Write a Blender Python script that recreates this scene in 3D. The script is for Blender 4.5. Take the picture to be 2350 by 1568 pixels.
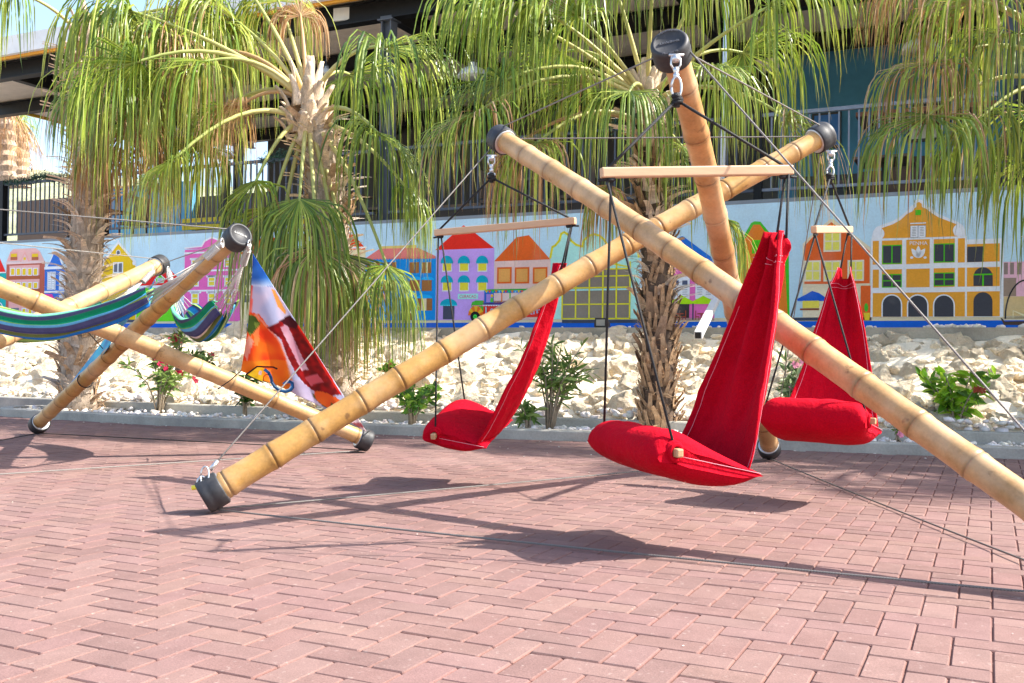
import bpy, bmesh, math, random
from mathutils import Vector, Matrix, noise
from math import sin, cos, pi, radians, sqrt, atan2

for o in list(bpy.data.objects):
    bpy.data.objects.remove(o)
scene = bpy.context.scene
COL = scene.collection

# ---------------------------------------------------------------- camera
F, CAMH = 2285.0, 0.797
PITCH, ROLL, TH = radians(.74), radians(.73), radians(25.59)
cam_data = bpy.data.cameras.new('camera')
cam_data.sensor_width = 36.0
cam_data.lens = 36.0 * F / 2350.0
cam_data.clip_start = .05
cam_data.clip_end = 3000
cam = bpy.data.objects.new('camera', cam_data)
COL.objects.link(cam)
CAMR = Matrix.Rotation(pi / 2 + PITCH, 3, 'X') @ Matrix.Rotation(ROLL, 3, 'Z')
cam.matrix_world = Matrix.Translation((0, 0, CAMH)) @ CAMR.to_4x4()
scene.camera = cam

# ---------------------------------------------------------------- light
SUN_EL = radians(45)
SUN_AZ = radians(90)          # clockwise from +Y: the sun stands to the right, a little behind the wall line
world = bpy.data.worlds.new('World')
scene.world = world
world.use_nodes = True
wn = world.node_tree.nodes
wl = world.node_tree.links
bg = wn['Background']
sky = wn.new('ShaderNodeTexSky')
sky.sky_type = 'NISHITA'
sky.sun_disc = False
sky.sun_elevation = SUN_EL
sky.sun_rotation = SUN_AZ
sky.air_density = 1.0
sky.dust_density = 2.0
sky.ozone_density = .8
wl.new(sky.outputs[0], bg.inputs[0])
bg.inputs[1].default_value = .15
sun_data = bpy.data.lights.new('sun', 'SUN')
sun_data.energy = 4.2
sun_data.angle = radians(.55)
sun_data.color = (1, .95, .87)
sun = bpy.data.objects.new('sun', sun_data)
COL.objects.link(sun)
to_sun = Vector((sin(SUN_AZ) * cos(SUN_EL), cos(SUN_AZ) * cos(SUN_EL), sin(SUN_EL)))
sun.rotation_euler = (-to_sun).to_track_quat('-Z', 'Y').to_euler()
scene.view_settings.view_transform = 'Standard'
scene.view_settings.look = 'None'
scene.view_settings.gamma = 1
scene.view_settings.exposure = 1.45
scene.render.engine = 'CYCLES'

# ---------------------------------------------------------------- helpers
CAMP = Vector((0, 0, CAMH))
def ray(x, y):
    return CAMR @ Vector(((x - 1175) / F, -(y - 784) / F, -1))
def G(x, y, z=0.0):                       # photo point lying at height z
    d = ray(x, y)
    return CAMP + d * ((z - CAMH) / d.z)
def P(x, y, Y):                           # photo point at distance Y
    d = ray(x, y)
    return CAMP + d * (Y / d.y)
CT, ST = cos(TH), sin(TH)
def WF(u, v, z=0.0):                      # frame of the mural wall: u along it, v away
    return Vector((u * CT + v * ST, -u * ST + v * CT, z))
def wall_uz(x, y, v):
    d = ray(x, y)
    q = CAMP + d * (v / (d.x * ST + d.y * CT))
    return q.x * CT - q.y * ST, q.z
def lin(r, g, b):
    f = lambda c: (c / 255 / 12.92) if c <= 10 else ((c / 255 + .055) / 1.055) ** 2.4
    return (f(r), f(g), f(b))
def lerp(a, b, t):
    return a + (b - a) * t
def mulc(c, k):
    return (c[0] * k, c[1] * k, c[2] * k)

class MB:
    def __init__(self):
        self.v, self.f, self.c = [], [], []
    def vert(self, p, c=(1, 1, 1)):
        self.v.append((p[0], p[1], p[2])); self.c.append((c[0], c[1], c[2], 1)); return len(self.v) - 1
    def poly(self, pts, c=(1, 1, 1)):
        self.f.append([self.vert(p, c) for p in pts])
    def box(self, o, ax, ay, az, c=(1, 1, 1)):          # o corner, three edge vectors
        o, ax, ay, az = Vector(o), Vector(ax), Vector(ay), Vector(az)
        q = [o, o + ax, o + ax + ay, o + ay, o + az, o + ax + az, o + ax + ay + az, o + ay + az]
        i = [self.vert(p, c) for p in q]
        for a in ((0, 3, 2, 1), (4, 5, 6, 7), (0, 1, 5, 4), (1, 2, 6, 5), (2, 3, 7, 6), (3, 0, 4, 7)):
            self.f.append([i[k] for k in a])
    def wbox(self, u0, u1, v0, v1, z0, z1, c=(1, 1, 1)):
        self.box(WF(u0, v0, z0), WF(u1 - u0, 0), WF(0, v1 - v0), (0, 0, z1 - z0), c)
    def bar(self, a, b, w, h, c=(1, 1, 1), up=(0, 0, 1)):
        a, b = Vector(a), Vector(b); d = (b - a); up = Vector(up)
        s = d.cross(up)
        if s.length < 1e-6: s = Vector((1, 0, 0))
        s.normalize(); n = s.cross(d).normalized()
        self.box(a - s * w / 2 - n * h / 2, d, s * w, n * h, c)
    def rings(self, centres, frames, radii, n=12, cols=None, cap=True):
        base = []
        for k, (p, (s, t), r) in enumerate(zip(centres, frames, radii)):
            c = cols[k] if cols else (1, 1, 1)
            base.append([self.vert(p + s * (cos(2 * pi * i / n) * r) + t * (sin(2 * pi * i / n) * r), c) for i in range(n)])
        for k in range(len(base) - 1):
            for i in range(n):
                j = (i + 1) % n
                self.f.append([base[k][i], base[k][j], base[k + 1][j], base[k + 1][i]])
        if cap:
            self.f.append(base[0][::-1]); self.f.append(base[-1])
    def tube(self, pts, r, n=8, c=(1, 1, 1), cols=None, cap=True):
        pts = [Vector(p) for p in pts]
        rad = r if isinstance(r, (list, tuple)) else [r] * len(pts)
        fr = []; prev = None
        for k in range(len(pts)):
            d = (pts[min(k + 1, len(pts) - 1)] - pts[max(k - 1, 0)]).normalized()
            if prev is None:
                a = Vector((0, 0, 1)) if abs(d.z) < .9 else Vector((1, 0, 0))
                s = d.cross(a).normalized()
            else:
                s = (prev - d * prev.dot(d)).normalized()
            prev = s
            fr.append((s, d.cross(s)))
        self.rings(pts, fr, rad, n, cols or [c] * len(pts), cap)
    def lathe(self, o, axis, prof, n=24, c=(1, 1, 1), cols=None):
        axis = Vector(axis).normalized(); o = Vector(o)
        a = Vector((0, 0, 1)) if abs(axis.z) < .9 else Vector((1, 0, 0))
        s = axis.cross(a).normalized(); t = axis.cross(s)
        self.rings([o + axis * q[0] for q in prof], [(s, t)] * len(prof), [max(q[1], 1e-4) for q in prof], n, cols or [c] * len(prof), True)
    def mesh(self, name, mat, smooth=False):
        me = bpy.data.meshes.new(name)
        me.from_pydata(self.v, [], self.f)
        at = me.color_attributes.new('Col', 'FLOAT_COLOR', 'POINT')
        at.data.foreach_set('color', [x for c in self.c for x in c])
        if smooth:
            me.polygons.foreach_set('use_smooth', [True] * len(me.polygons))
        if mat: me.materials.append(mat)
        me.update()
        return me
    def build(self, name, mat, parent=None, smooth=False):
        return put(name, self.mesh(name, mat, smooth), parent)

def put(name, me, parent=None, mw=None):
    o = bpy.data.objects.new(name, me)
    COL.objects.link(o)
    if mw is not None: o.matrix_basis = mw
    if parent is not None:
        o.parent = parent
        o.matrix_parent_inverse = ROOTINV.get(parent.name, Matrix.Identity(4))
    return o
ROOTINV = {}
def thing(name, label, cat, loc=(0, 0, 0), group=None):
    o = bpy.data.objects.new(name, None)
    COL.objects.link(o)
    o.location = loc
    o.empty_display_size = .1
    ROOTINV[o.name] = Matrix.Translation(-Vector(loc))
    return tag(o, label, cat, group)
def tag(o, label, cat, group=None):
    o['label'] = label; o['category'] = cat
    if group: o['group'] = group
    return o
def structure(o):
    o['kind'] = 'structure'; return o
def stuff(o):
    o['kind'] = 'stuff'; return o
def add_mod(o, kind, **kw):
    m = o.modifiers.new(kind.lower(), kind)
    for k, v in kw.items(): setattr(m, k, v)
    return o

# ---------------------------------------------------------------- materials
def material(name, color=None, rough=.6, metal=0, spec=.5, noise_s=None, noise_amt=.25, stretch=(1, 1, 1),
             spots=None, bump=None, translucent=0, sheen=0, fine=None, tint2=None, wave=None):
    m = bpy.data.materials.new(name); m.use_nodes = True
    nt = m.node_tree; N = nt.nodes; L = nt.links
    b = N['Principled BSDF']
    b.inputs['Roughness'].default_value = rough
    b.inputs['Metallic'].default_value = metal
    b.inputs['Specular IOR Level'].default_value = spec
    if sheen:
        b.inputs['Sheen Weight'].default_value = sheen
    at = N.new('ShaderNodeAttribute'); at.attribute_name = 'Col'
    col = at.outputs['Color']
    if color is not None:
        mx = N.new('ShaderNodeMix'); mx.data_type = 'RGBA'; mx.blend_type = 'MULTIPLY'; mx.inputs[0].default_value = 1
        L.new(col, mx.inputs[6]); mx.inputs[7].default_value = (*color, 1)
        col = mx.outputs[2]
    tc = N.new('ShaderNodeTexCoord'); oi = N.new('ShaderNodeObjectInfo')
    ad = N.new('ShaderNodeVectorMath'); ad.operation = 'MULTIPLY_ADD'
    cmb = N.new('ShaderNodeCombineXYZ')
    for i in range(3): L.new(oi.outputs['Random'], cmb.inputs[i])
    L.new(cmb.outputs[0], ad.inputs[0]); ad.inputs[1].default_value = (37, 23, 51); L.new(tc.outputs['Object'], ad.inputs[2])
    sc = N.new('ShaderNodeVectorMath'); sc.operation = 'MULTIPLY'
    L.new(ad.outputs[0], sc.inputs[0]); sc.inputs[1].default_value = stretch
    vec = sc.outputs[0]
    def nz(scale, detail=5, r=.6):
        n = N.new('ShaderNodeTexNoise'); n.inputs['Scale'].default_value = scale
        n.inputs['Detail'].default_value = detail; n.inputs['Roughness'].default_value = r
        L.new(vec, n.inputs['Vector']); return n.outputs['Fac']
    def rng(fac, a, b_, lo, hi):
        r = N.new('ShaderNodeMapRange'); L.new(fac, r.inputs[0])
        for i, q in enumerate((a, b_, lo, hi)): r.inputs[i + 1].default_value = q
        return r.outputs[0]
    def mulval(c, fac):
        mx = N.new('ShaderNodeMix'); mx.data_type = 'RGBA'; mx.blend_type = 'MULTIPLY'; mx.inputs[0].default_value = 1
        L.new(c, mx.inputs[6]); L.new(fac, mx.inputs[7]); return mx.outputs[2]
    if noise_s:
        col = mulval(col, rng(nz(noise_s), .25, .75, 1 - noise_amt, 1 + noise_amt))
    if fine:
        col = mulval(col, rng(nz(fine[0], 3), .3, .7, 1 - fine[1], 1 + fine[1]))
    def mixcol(c, c2, fac):
        mx = N.new('ShaderNodeMix'); mx.data_type = 'RGBA'
        L.new(fac, mx.inputs[0]); L.new(c, mx.inputs[6]); mx.inputs[7].default_value = (*c2, 1); return mx.outputs[2]
    if tint2:                                # (scale, colour, lo, hi, strength)
        col = mixcol(col, tint2[1], rng(nz(tint2[0], 6), tint2[2], tint2[3], 0, tint2[4]))
    if spots:                                # (scale, colour, lo, hi, strength)
        col = mixcol(col, spots[1], rng(nz(spots[0], 3, .5), spots[2], spots[3], 0, spots[4]))
    L.new(col, b.inputs['Base Color'])
    if bump:                                 # (scale, strength, distance)
        bp = N.new('ShaderNodeBump'); bp.inputs['Strength'].default_value = bump[1]; bp.inputs['Distance'].default_value = bump[2]
        L.new(nz(bump[0], 6, .65), bp.inputs['Height']); L.new(bp.outputs[0], b.inputs['Normal'])
    if wave:                                 # (scale, strength, distance): twisted strands
        w = N.new('ShaderNodeTexWave'); w.wave_type = 'BANDS'; w.bands_direction = 'DIAGONAL'
        w.inputs['Scale'].default_value = wave[0]; L.new(vec, w.inputs['Vector'])
        bp = N.new('ShaderNodeBump'); bp.inputs['Strength'].default_value = wave[1]; bp.inputs['Distance'].default_value = wave[2]
        L.new(w.outputs['Fac'], bp.inputs['Height']); L.new(bp.outputs[0], b.inputs['Normal'])
        col = mulval(col, rng(w.outputs['Fac'], 0, 1, .45, 1.15)); L.new(col, b.inputs['Base Color'])
    if translucent:
        tr = N.new('ShaderNodeBsdfTranslucent'); L.new(col, tr.inputs['Color'])
        ms = N.new('ShaderNodeMixShader'); ms.inputs[0].default_value = translucent
        L.new(b.outputs[0], ms.inputs[1]); L.new(tr.outputs[0], ms.inputs[2])
        L.new(ms.outputs[0], N['Material Output'].inputs['Surface'])
    return m

M = {}
M['paver'] = material('paver', rough=.9, spec=.2, noise_s=9, noise_amt=.14, fine=(240, .2), bump=(130, .3, .004),
                      spots=(48, (.42, .34, .3), .64, .74, .4), tint2=(1.6, (.3, .2, .175), .46, .75, .35))
M['bed'] = material('joint_sand', (.19, .1, .085), rough=.95, noise_s=30, bump=(200, .4, .003))
M['concrete'] = material('concrete', (.4, .37, .31), rough=.9, noise_s=3, noise_amt=.25, fine=(60, .1), bump=(70, .3, .006), tint2=(1.1, (.2, .195, .18), .54, .66, .6))
M['soil'] = material('soil', (.55, .5, .43), rough=1, noise_s=8, noise_amt=.3, bump=(50, .6, .02))
M['rock'] = material('limestone', (.96, .83, .63), rough=.95, spec=.15, noise_s=4, noise_amt=.16, bump=(17, 1.0, .05),
                     spots=(8, (.6, .36, .17), .6, .7, .6), fine=(42, .2), tint2=(2.5, (.86, .66, .44), .5, .75, .6))
M['mortar'] = material('mortar', (.92, .81, .64), rough=.95, spec=.2, noise_s=3, noise_amt=.15, bump=(14, .7, .03), fine=(70, .08))
M['pebble'] = material('pebble', (.86, .81, .76), rough=.8, spec=.3, noise_s=20, noise_amt=.12, bump=(60, .3, .006))
M['paint'] = material('mural_paint', rough=.7, spec=.15, noise_s=2.3, noise_amt=.09, fine=(40, .06), bump=(30, .3, .006), tint2=(1.3, (.5, .47, .42), .56, .8, .22))
M['bamboo'] = material('bamboo', rough=.42, spec=.4, noise_s=7, noise_amt=.24, fine=(70, .1), bump=(40, .12, .004),
                       spots=(15, (.16, .08, .035), .675, .74, .75), tint2=(3.2, (.72, .55, .36), .45, .8, .6))
M['rubber'] = material('rubber', (.028, .028, .031), rough=.55, noise_s=25, noise_amt=.3, bump=(90, .15, .003), tint2=(18, (.12, .11, .1), .58, .75, .4))
M['steel'] = material('galvanised_steel', (.62, .62, .61), rough=.38, metal=.85, noise_s=60, noise_amt=.12)
M['cable'] = material('wire_rope', (.3, .28, .26), rough=.5, metal=.4, wave=(120, .8, .003))
M['strand'] = material('grey_cord', (.34, .32, .29), rough=.7, wave=(120, .8, .003))
M['cord'] = material('black_cord', (.018, .019, .021), rough=.7, wave=(160, .9, .002))
M['rope'] = material('white_rope', (.78, .74, .68), rough=.9, wave=(120, .8, .003))
M['red'] = material('red_canvas', (.47, .001, .013), rough=.9, spec=.1, noise_s=4, noise_amt=.15, fine=(300, .08), bump=(12, .7, .03))
M['emboss'] = material('embossed_rubber', (.16, .16, .165), rough=.4)
M['thread'] = material('white_thread', (.75, .3, .36), rough=.8)
M['wood'] = material('beech', (.6, .37, .21), rough=.5, noise_s=10, noise_amt=.1, stretch=(1, 1, 6), bump=(80, .1, .002))
M['stripe'] = material('hammock_cloth', rough=.9, spec=.15, noise_s=18, noise_amt=.12, fine=(220, .12), bump=(120, .2, .004), translucent=.12)
M['flag'] = material('printed_flag', rough=.45, spec=.4, translucent=.35, bump=(3, .3, .03))
M['leaf'] = material('palm_leaf', rough=.36, spec=.5, noise_s=7, noise_amt=.2, translucent=.36)
M['dryleaf'] = material('dry_palm_leaf', rough=.75, spec=.25, noise_s=7, noise_amt=.2, translucent=.25)
M['petiole'] = material('petiole', rough=.5, spec=.4, noise_s=12, noise_amt=.15)
M['trunk'] = material('palm_fibre', rough=.95, spec=.15, noise_s=26, noise_amt=.4, stretch=(1, 1, .35), bump=(60, .7, .012), fine=(120, .2))
M['shrub'] = material('shrub_leaf', rough=.45, spec=.45, noise_s=15, noise_amt=.2, translucent=.3)
M['bark'] = material('shrub_bark', (.3, .24, .17), rough=.9, noise_s=30)
M['petal'] = material('petal', rough=.7, translucent=.3)
M['black'] = material('black_steel', (.008, .008, .009), rough=.5, spec=.25, noise_s=6, noise_amt=.25)
M['greysteel'] = material('grey_painted_steel', (.085, .095, .115), rough=.5, spec=.3, noise_s=5, noise_amt=.2)
M['rail'] = material('pale_grey_steel', (.2, .22, .26), rough=.5, noise_s=5, noise_amt=.15)
M['ceil'] = material('ceiling_board', rough=.7, noise_s=4, noise_amt=.08, stretch=(1, 1, 1))
M['white'] = material('white_coat', (.78, .78, .77), rough=.5, noise_s=5, noise_amt=.06)
M['generic'] = material('coloured_paint', rough=.6, noise_s=6, noise_amt=.1)
M['hill'] = material('dry_scrub', rough=1, noise_s=.25, noise_amt=.35, bump=(1.2, 1, .5))
# ================================================================ ground
R_ = random.Random(11)
mb = MB()
mb.poly([(-400, -60, -.03), (400, -60, -.03), (400, 900, -.03), (-400, 900, -.03)], (.75, .7, .62))
structure(mb.build('ground', M['soil']))

KERB = [(-10.25, 7.9), (-7.9, 7.88), (-6.4, 8.1), (-5.0, 8.27), (-3.3, 8.62), (-1.6, 8.8), (.3, 9.07), (3.2, 9.45), (7.5, 9.9)]
def kerb_v(u):
    for (a, b), (c, d) in zip(KERB, KERB[1:]):
        if u <= c: return lerp(b, d, max(0, (u - a)) / (c - a))
    return KERB[-1][1]

# ---- pavement: herringbone pavers on a bed of sand
MOD, OX, OY = .102, -.286 * 1.02, 2.796 * 1.02
mb = MB()
mb.poly([WF(-14, -3, -.0085), WF(8, -3, -.0085), WF(8, 10.2, -.0085), WF(-14, 10.2, -.0085)])
pavement = structure(mb.build('pavement', M['bed']))
PAVTINT = [(0.216, 0.132, 0.112), (0.191, 0.116, 0.103), (0.208, 0.122, 0.111), (0.206, 0.123, 0.107), (0.201, 0.119, 0.108), (0.217, 0.133, 0.116), (0.201, 0.118, 0.104), (0.19, 0.113, 0.1)]
def paver_shape(mbx, T, L, W, tint, jig):
    c, t = .0045, .0022
    l, w = L / 2 - t / 2, W / 2 - t / 2
    ch = (tint[0] * .9, tint[1] * .74, tint[2] * .7)
    def cor(a, b, n):        # four corners, the corners cut a little
        return [(-a + n, -b), (a - n, -b), (a, -b + n), (a, b - n), (a - n, b), (-a + n, b), (-a, b - n), (-a, -b + n)]
    lv = [(l, w, -.016, ch), (l, w, -.005, ch), (l - c, w - c, 0, tint)]
    rows = []
    for (a, b, z, col) in lv:
        rows.append([mbx.vert(T @ Vector((x, y, z)), col) for x, y in cor(a, b, .004)])
    for r0, r1 in zip(rows, rows[1:]):
        for i in range(8):
            mbx.f.append([r0[i], r0[(i + 1) % 8], r1[(i + 1) % 8], r1[i]])
    mbx.f.append(rows[-1])
pm = []
for k, tn in enumerate(PAVTINT):
    b = MB(); paver_shape(b, Matrix.Identity(4), MOD * 2, MOD, tn, 0); pm.append(b.mesh('paver', M['paver']))
cells = []
for i in range(-140, 82):
    for j in range(-60, 76):
        k = (i + j) % 4
        if k == 0: cu, cv, rot = i + 1, j + .5, 0
        elif k == 2: cu, cv, rot = i + .5, j + 1, 1
        else: continue
        u, v = OX + cu * MOD, OY + cv * MOD
        if v > kerb_v(u) + .05 and u > -10.3: continue
        if u < -10.3 and v > 10: continue
        p = WF(u, v)
        if p.y < .3: continue
        inframe = p.y > 1.9 and abs(p.x) < .53 * p.y
        near = (p.length if inframe else 1e6)
        if not inframe and (p.y > 14 or p.y < 1.2 or abs(p.x) > .53 * p.y + 3.0): continue
        cells.append((near, u, v, rot))
cells.sort()
field = MB()
for n, (d, u, v, rot) in enumerate(cells):
    a = -TH + (pi / 2 if rot else 0) + R_.gauss(0, .004)
    z = -.001 * abs(R_.gauss(0, 1.3)) + .0015 * noise.noise((u * 1.3, v * 1.3, 0))
    T = Matrix.Translation(WF(u, v, z)) @ Matrix.Rotation(a, 4, 'Z') @ Matrix.Rotation(R_.gauss(0, .006), 4, 'X') @ Matrix.Rotation(R_.gauss(0, .004), 4, 'Y')
    if n < 300:
        put('paver', pm[R_.randrange(len(pm))], pavement, T)
    else:
        paver_shape(field, T, MOD * 2, MOD, mulc(R_.choice(PAVTINT), R_.uniform(.93, 1.07)), 0)
stuff(field.build('paver_field', M['paver'], pavement))

lit = MB()
for _ in range(260):
    u, v = R_.uniform(-9, 2.5), R_.uniform(1.5, 8.6)
    if R_.random() < .35: v = kerb_v(u) - abs(R_.gauss(.05, .15)) - .03
    s = R_.uniform(.0015, .005) if v < 7 else R_.uniform(.003, .012)
    o_ = WF(u, v, .002); a = R_.uniform(0, 6.3)
    q = [o_ + Vector((cos(a + k * 1.57) * s * R_.uniform(.6, 1.5), sin(a + k * 1.57) * s * R_.uniform(.6, 1.5), R_.uniform(0, s * .5))) for k in range(4)]
    lit.poly(q, R_.choice([(.75, .7, .62), (.6, .5, .4), (.28, .18, .1), (.8, .76, .7)])); lit.poly([q[0], q[1], o_ + Vector((0, 0, s * .9))], (.6, .55, .48)); lit.poly([q[2], q[3], o_ + Vector((0, 0, s * .9))], (.6, .55, .48))
stuff(lit.build('grit', M['generic'], pavement))
# ---- the two kerbs of the planting strip, white stones between them
def kerb_mesh(mbx, pts, w, z0, z1):
    n = len(pts)
    nor = []
    for k in range(n):
        a = Vector(pts[max(k - 1, 0)]); b = Vector(pts[min(k + 1, n - 1)])
        d = (b - a).normalized(); nor.append(Vector((-d.y, d.x)))
    for k in range(n - 1):
        q = []
        for j in (k, k + 1):
            p = Vector(pts[j]); o = p + nor[j] * w
            q.append((p, o))
        (p0, o0), (p1, o1) = q
        bv = .012
        i0, i1 = p0 + nor[k] * bv, p1 + nor[k + 1] * bv
        F_ = lambda p, z: WF(p.x, p.y, z)
        for quad in ([F_(p0, z0), F_(p1, z0), F_(p1, z1 - bv), F_(p0, z1 - bv)], [F_(p0, z1 - bv), F_(p1, z1 - bv), F_(i1, z1), F_(i0, z1)],
                     [F_(i0, z1), F_(i1, z1), F_(o1, z1), F_(o0, z1)], [F_(o0, z1), F_(o1, z1), F_(o1, z0), F_(o0, z0)]):
            mbx.poly(quad)
def dense(pts, step=.35):
    out = []
    for a, b in zip(pts, pts[1:]):
        n = max(1, int((Vector(b) - Vector(a)).length / step))
        for k in range(n): out.append(tuple(Vector(a).lerp(Vector(b), k / n)))
    return out + [pts[-1]]
arc = [(-10.25 - .42 * sin(t), 8.32 - .42 * cos(t)) for t in [pi - k * pi / 12 for k in range(12)]]
front = [(-9.3, 8.76), (-9.8, 8.75)] + arc + dense(KERB)
b = MB(); kerb_mesh(b, front, .14, -.02, .095)
tag(b.build('kerb', M['concrete']), 'low grey concrete kerb with a rounded end along the front edge of the planting strip', 'kerb')
inner = dense([(-16, 8.75), (-10, 8.72), (-5.0, 9.05), (-1.6, 9.45), (.3, 9.72), (3.2, 10.1), (7.5, 10.4)], .5)
b = MB(); kerb_mesh(b, inner, .12, -.02, .17)
tag(b.build('kerb', M['concrete']), 'inner concrete kerb at the foot of the pale rock bank', 'kerb')
def inner_v(u):
    for (a, bb), (c, d) in zip(inner, inner[1:]):
        if u <= c: return lerp(bb, d, max(0, (u - a)) / max(1e-6, (c - a)))
    return inner[-1][1]
b = MB()
for k in range(46):
    u0, u1 = -10.2 + k * .38, -10.2 + (k + 1) * .38
    b.poly([WF(u0, kerb_v(u0) + .1, .045), WF(u1, kerb_v(u1) + .1, .045), WF(u1, inner_v(u1) + .05, .06), WF(u0, inner_v(u0) + .05, .06)])
structure(b.build('planting_bed', M['soil']))

def stone_mesh(seed, sub, rough, flat=.75, name='stone', mat=None, squash=.0):
    bm = bmesh.new(); bmesh.ops.create_icosphere(bm, subdivisions=sub, radius=1)
    o = Vector((seed * 3.1, seed * 1.7, seed * .9))
    rr = random.Random(seed)
    cuts = [(Vector((rr.gauss(0, 1), rr.gauss(0, 1), rr.gauss(0, 1))).normalized(), rr.uniform(.5, .85)) for _ in range(11)]
    for v in bm.verts:
        p = v.co.copy()
        for n_, d in cuts:
            e = p.dot(n_) - d
            if e > 0: p -= n_ * e * .93
        k = 1 + rough * noise.noise(v.co * 1.1 + o) + rough * .6 * noise.noise(v.co * 2.6 + o) + rough * .4 * noise.noise(v.co * 6 + o)
        v.co = p * k
        v.co.z *= flat
    me = bpy.data.meshes.new(name); bm.to_mesh(me); bm.free()
    at = me.color_attributes.new('Col', 'FLOAT_COLOR', 'POINT')
    t = rr.uniform(.88, 1.08)
    at.data.foreach_set('color', [x for _ in me.vertices for x in (t, t * rr.uniform(.985, 1), t * rr.uniform(.96, 1), 1)])
    me.polygons.foreach_set('use_smooth', [True] * len(me.polygons))
    if mat: me.materials.append(mat)
    return me
# white stones strewn in both beds: too many to count
src = [stone_mesh(100 + k, 1, .3, .7) for k in range(5)]
b = MB()
def strew(u, v, z, s):
    me = R_.choice(src)
    T = Matrix.Translation(WF(u, v, z)) @ Matrix.Rotation(R_.uniform(0, 6.3), 4, 'Z') @ Matrix.Rotation(R_.uniform(-.6, .6), 4, 'X') @ Matrix.Diagonal((s, s * R_.uniform(.6, 1), s * .8, 1))
    k = len(b.v); t = R_.uniform(.8, 1.05); c = (t, t * R_.uniform(.93, 1), t * R_.uniform(.86, 1))
    for q in me.vertices: b.vert(T @ q.co, c)
    for q in me.polygons: b.f.append([k + i for i in q.vertices])
for _ in range(1500):
    u = R_.uniform(-10.4, 5); v0, v1 = kerb_v(u) + .17, inner_v(u) - .02
    if R_.random() < .55 and v1 > v0:
        strew(u, R_.uniform(v0, v1), .06 + R_.uniform(0, .03), R_.uniform(.025, .06))
    else:
        strew(u, R_.uniform(inner_v(u) + .13, inner_v(u) + .42), .17 + R_.uniform(0, .09), R_.uniform(.035, .085))
for _ in range(260):
    strew(R_.uniform(-16, -10), R_.uniform(8.95, 9.3), .19 + R_.uniform(0, .06), R_.uniform(.035, .08))
stones_pile = stuff(b.build('white_stones', M['pebble'], None, True))
stones_pile['label'] = 'loose white stones strewn between the kerbs below the rock bank'; stones_pile['category'] = 'stones'

# ================================================================ rock bank
WV = 13.6                       # front of the mural wall
LV = 11.5                       # back of the ledge that crowns the rock bank
def bank(u, s):                 # s 0 foot .. 1 top
    v0 = inner_v(u) + .25
    return WF(u, lerp(v0, LV - .12, s ** .95), lerp(.12, 1.04, s ** .85))
b = MB(); NU, NS = 260, 18
idx = [[None] * (NS + 1) for _ in range(NU + 1)]
for i in range(NU + 1):
    u = -19 + 26 * i / NU
    for j in range(NS + 1):
        p = bank(u, j / NS); k = noise.noise((u * 1.9, j * .45, 3.3)) * .08 + noise.noise((u * 5, j * 1.1, 7.3)) * .05 + .02
        idx[i][j] = b.vert(p + Vector((-ST * .7, -CT * .7, .7)) * k)
for i in range(NU):
    for j in range(NS):
        b.f.append([idx[i][j], idx[i + 1][j], idx[i + 1][j + 1], idx[i][j + 1]])
rock_bank = b.build('rock_bank', M['mortar'], None, True)
tag(rock_bank, 'sloping retaining bank of cream limestone rocks set in mortar below the mural', 'retaining wall')
rm = [stone_mesh(k + 1, 3, .42, .62, 'rock', M['rock']) for k in range(14)]
for me in rm: me.polygons.foreach_set('use_smooth', [False] * len(me.polygons))
spots_ = []
for _ in range(9000):
    u = R_.uniform(-15.6, .9); s = R_.uniform(.0, .96)
    size = R_.choice([.1, .115, .13, .15, .18, .22]) * R_.uniform(.9, 1.1)
    q = bank(u, s)
    if all((q - q2).length > (size + s2) * .7 for q2, s2 in spots_):
        spots_.append((q, size))
        T = Matrix.Translation(q + Vector((-ST * .03, -CT * .03, .02))) @ Matrix.Rotation(-TH, 4, 'Z') @ Matrix.Rotation(radians(48), 4, 'X') @ Matrix.Rotation(R_.uniform(0, 6.3), 4, 'Z') @ Matrix.Rotation(R_.uniform(-.35, .35), 4, 'X') @ Matrix.Diagonal((size * R_.uniform(.95, 1.35), size, size * R_.uniform(.65, 1.0), 1))
        put('rock', R_.choice(rm), rock_bank, T)
    if len(spots_) > 296: break
src2 = [stone_mesh(200 + k, 2, .3, .7) for k in range(6)]
b = MB()
for _ in range(2600):
    u = R_.choice([R_.uniform(-15.6, .9), R_.uniform(-15.6, .9), R_.uniform(-21, 6)]); q = bank(u, R_.uniform(0, .97)); s = R_.uniform(.04, .11)
    me = R_.choice(src2); k = len(b.v); t = R_.uniform(.85, 1.08)
    T = Matrix.Translation(q + Vector((-ST * .02, -CT * .02, .01))) @ Matrix.Rotation(R_.uniform(0, 6.3), 4, 'Z') @ Matrix.Rotation(R_.uniform(-.8, .8), 4, 'X') @ Matrix.Diagonal((s * 1.2, s, s * .9, 1))
    for w in me.vertices: b.vert(T @ w.co, (t, t * .99, t * .97))
    for w in me.polygons: b.f.append([k + i for i in w.vertices])
stuff(b.build('small_rocks', M['rock'], rock_bank, False))
b = MB(); b.wbox(-22, 9, LV - .2, LV - .02, 1.0, 1.135)
led = b.build('ledge', M['concrete'], rock_bank)
b = MB()
for _ in range(70):
    u = R_.choice([R_.uniform(-3.7, -1.0), R_.uniform(-6, .4), -.3 + R_.gauss(0, .25)])
    strew(u, LV - .06 + R_.uniform(-.05, .03), 1.145, R_.uniform(.02, .045) * (1.7 if u > -.6 else 1))
for _ in range(900): strew(R_.uniform(-19, 4), R_.uniform(LV + .05, WV - .1), 1.08, R_.uniform(.04, .09))
stuff(b.build('ledge_stones', M['pebble'], rock_bank, True))
b = MB(); b.poly([WF(-24, LV - .05, 1.06), WF(9, LV - .05, 1.06), WF(9, WV + .1, 1.06), WF(-24, WV + .1, 1.06)], (1.2, 1.2, 1.2))
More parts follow.
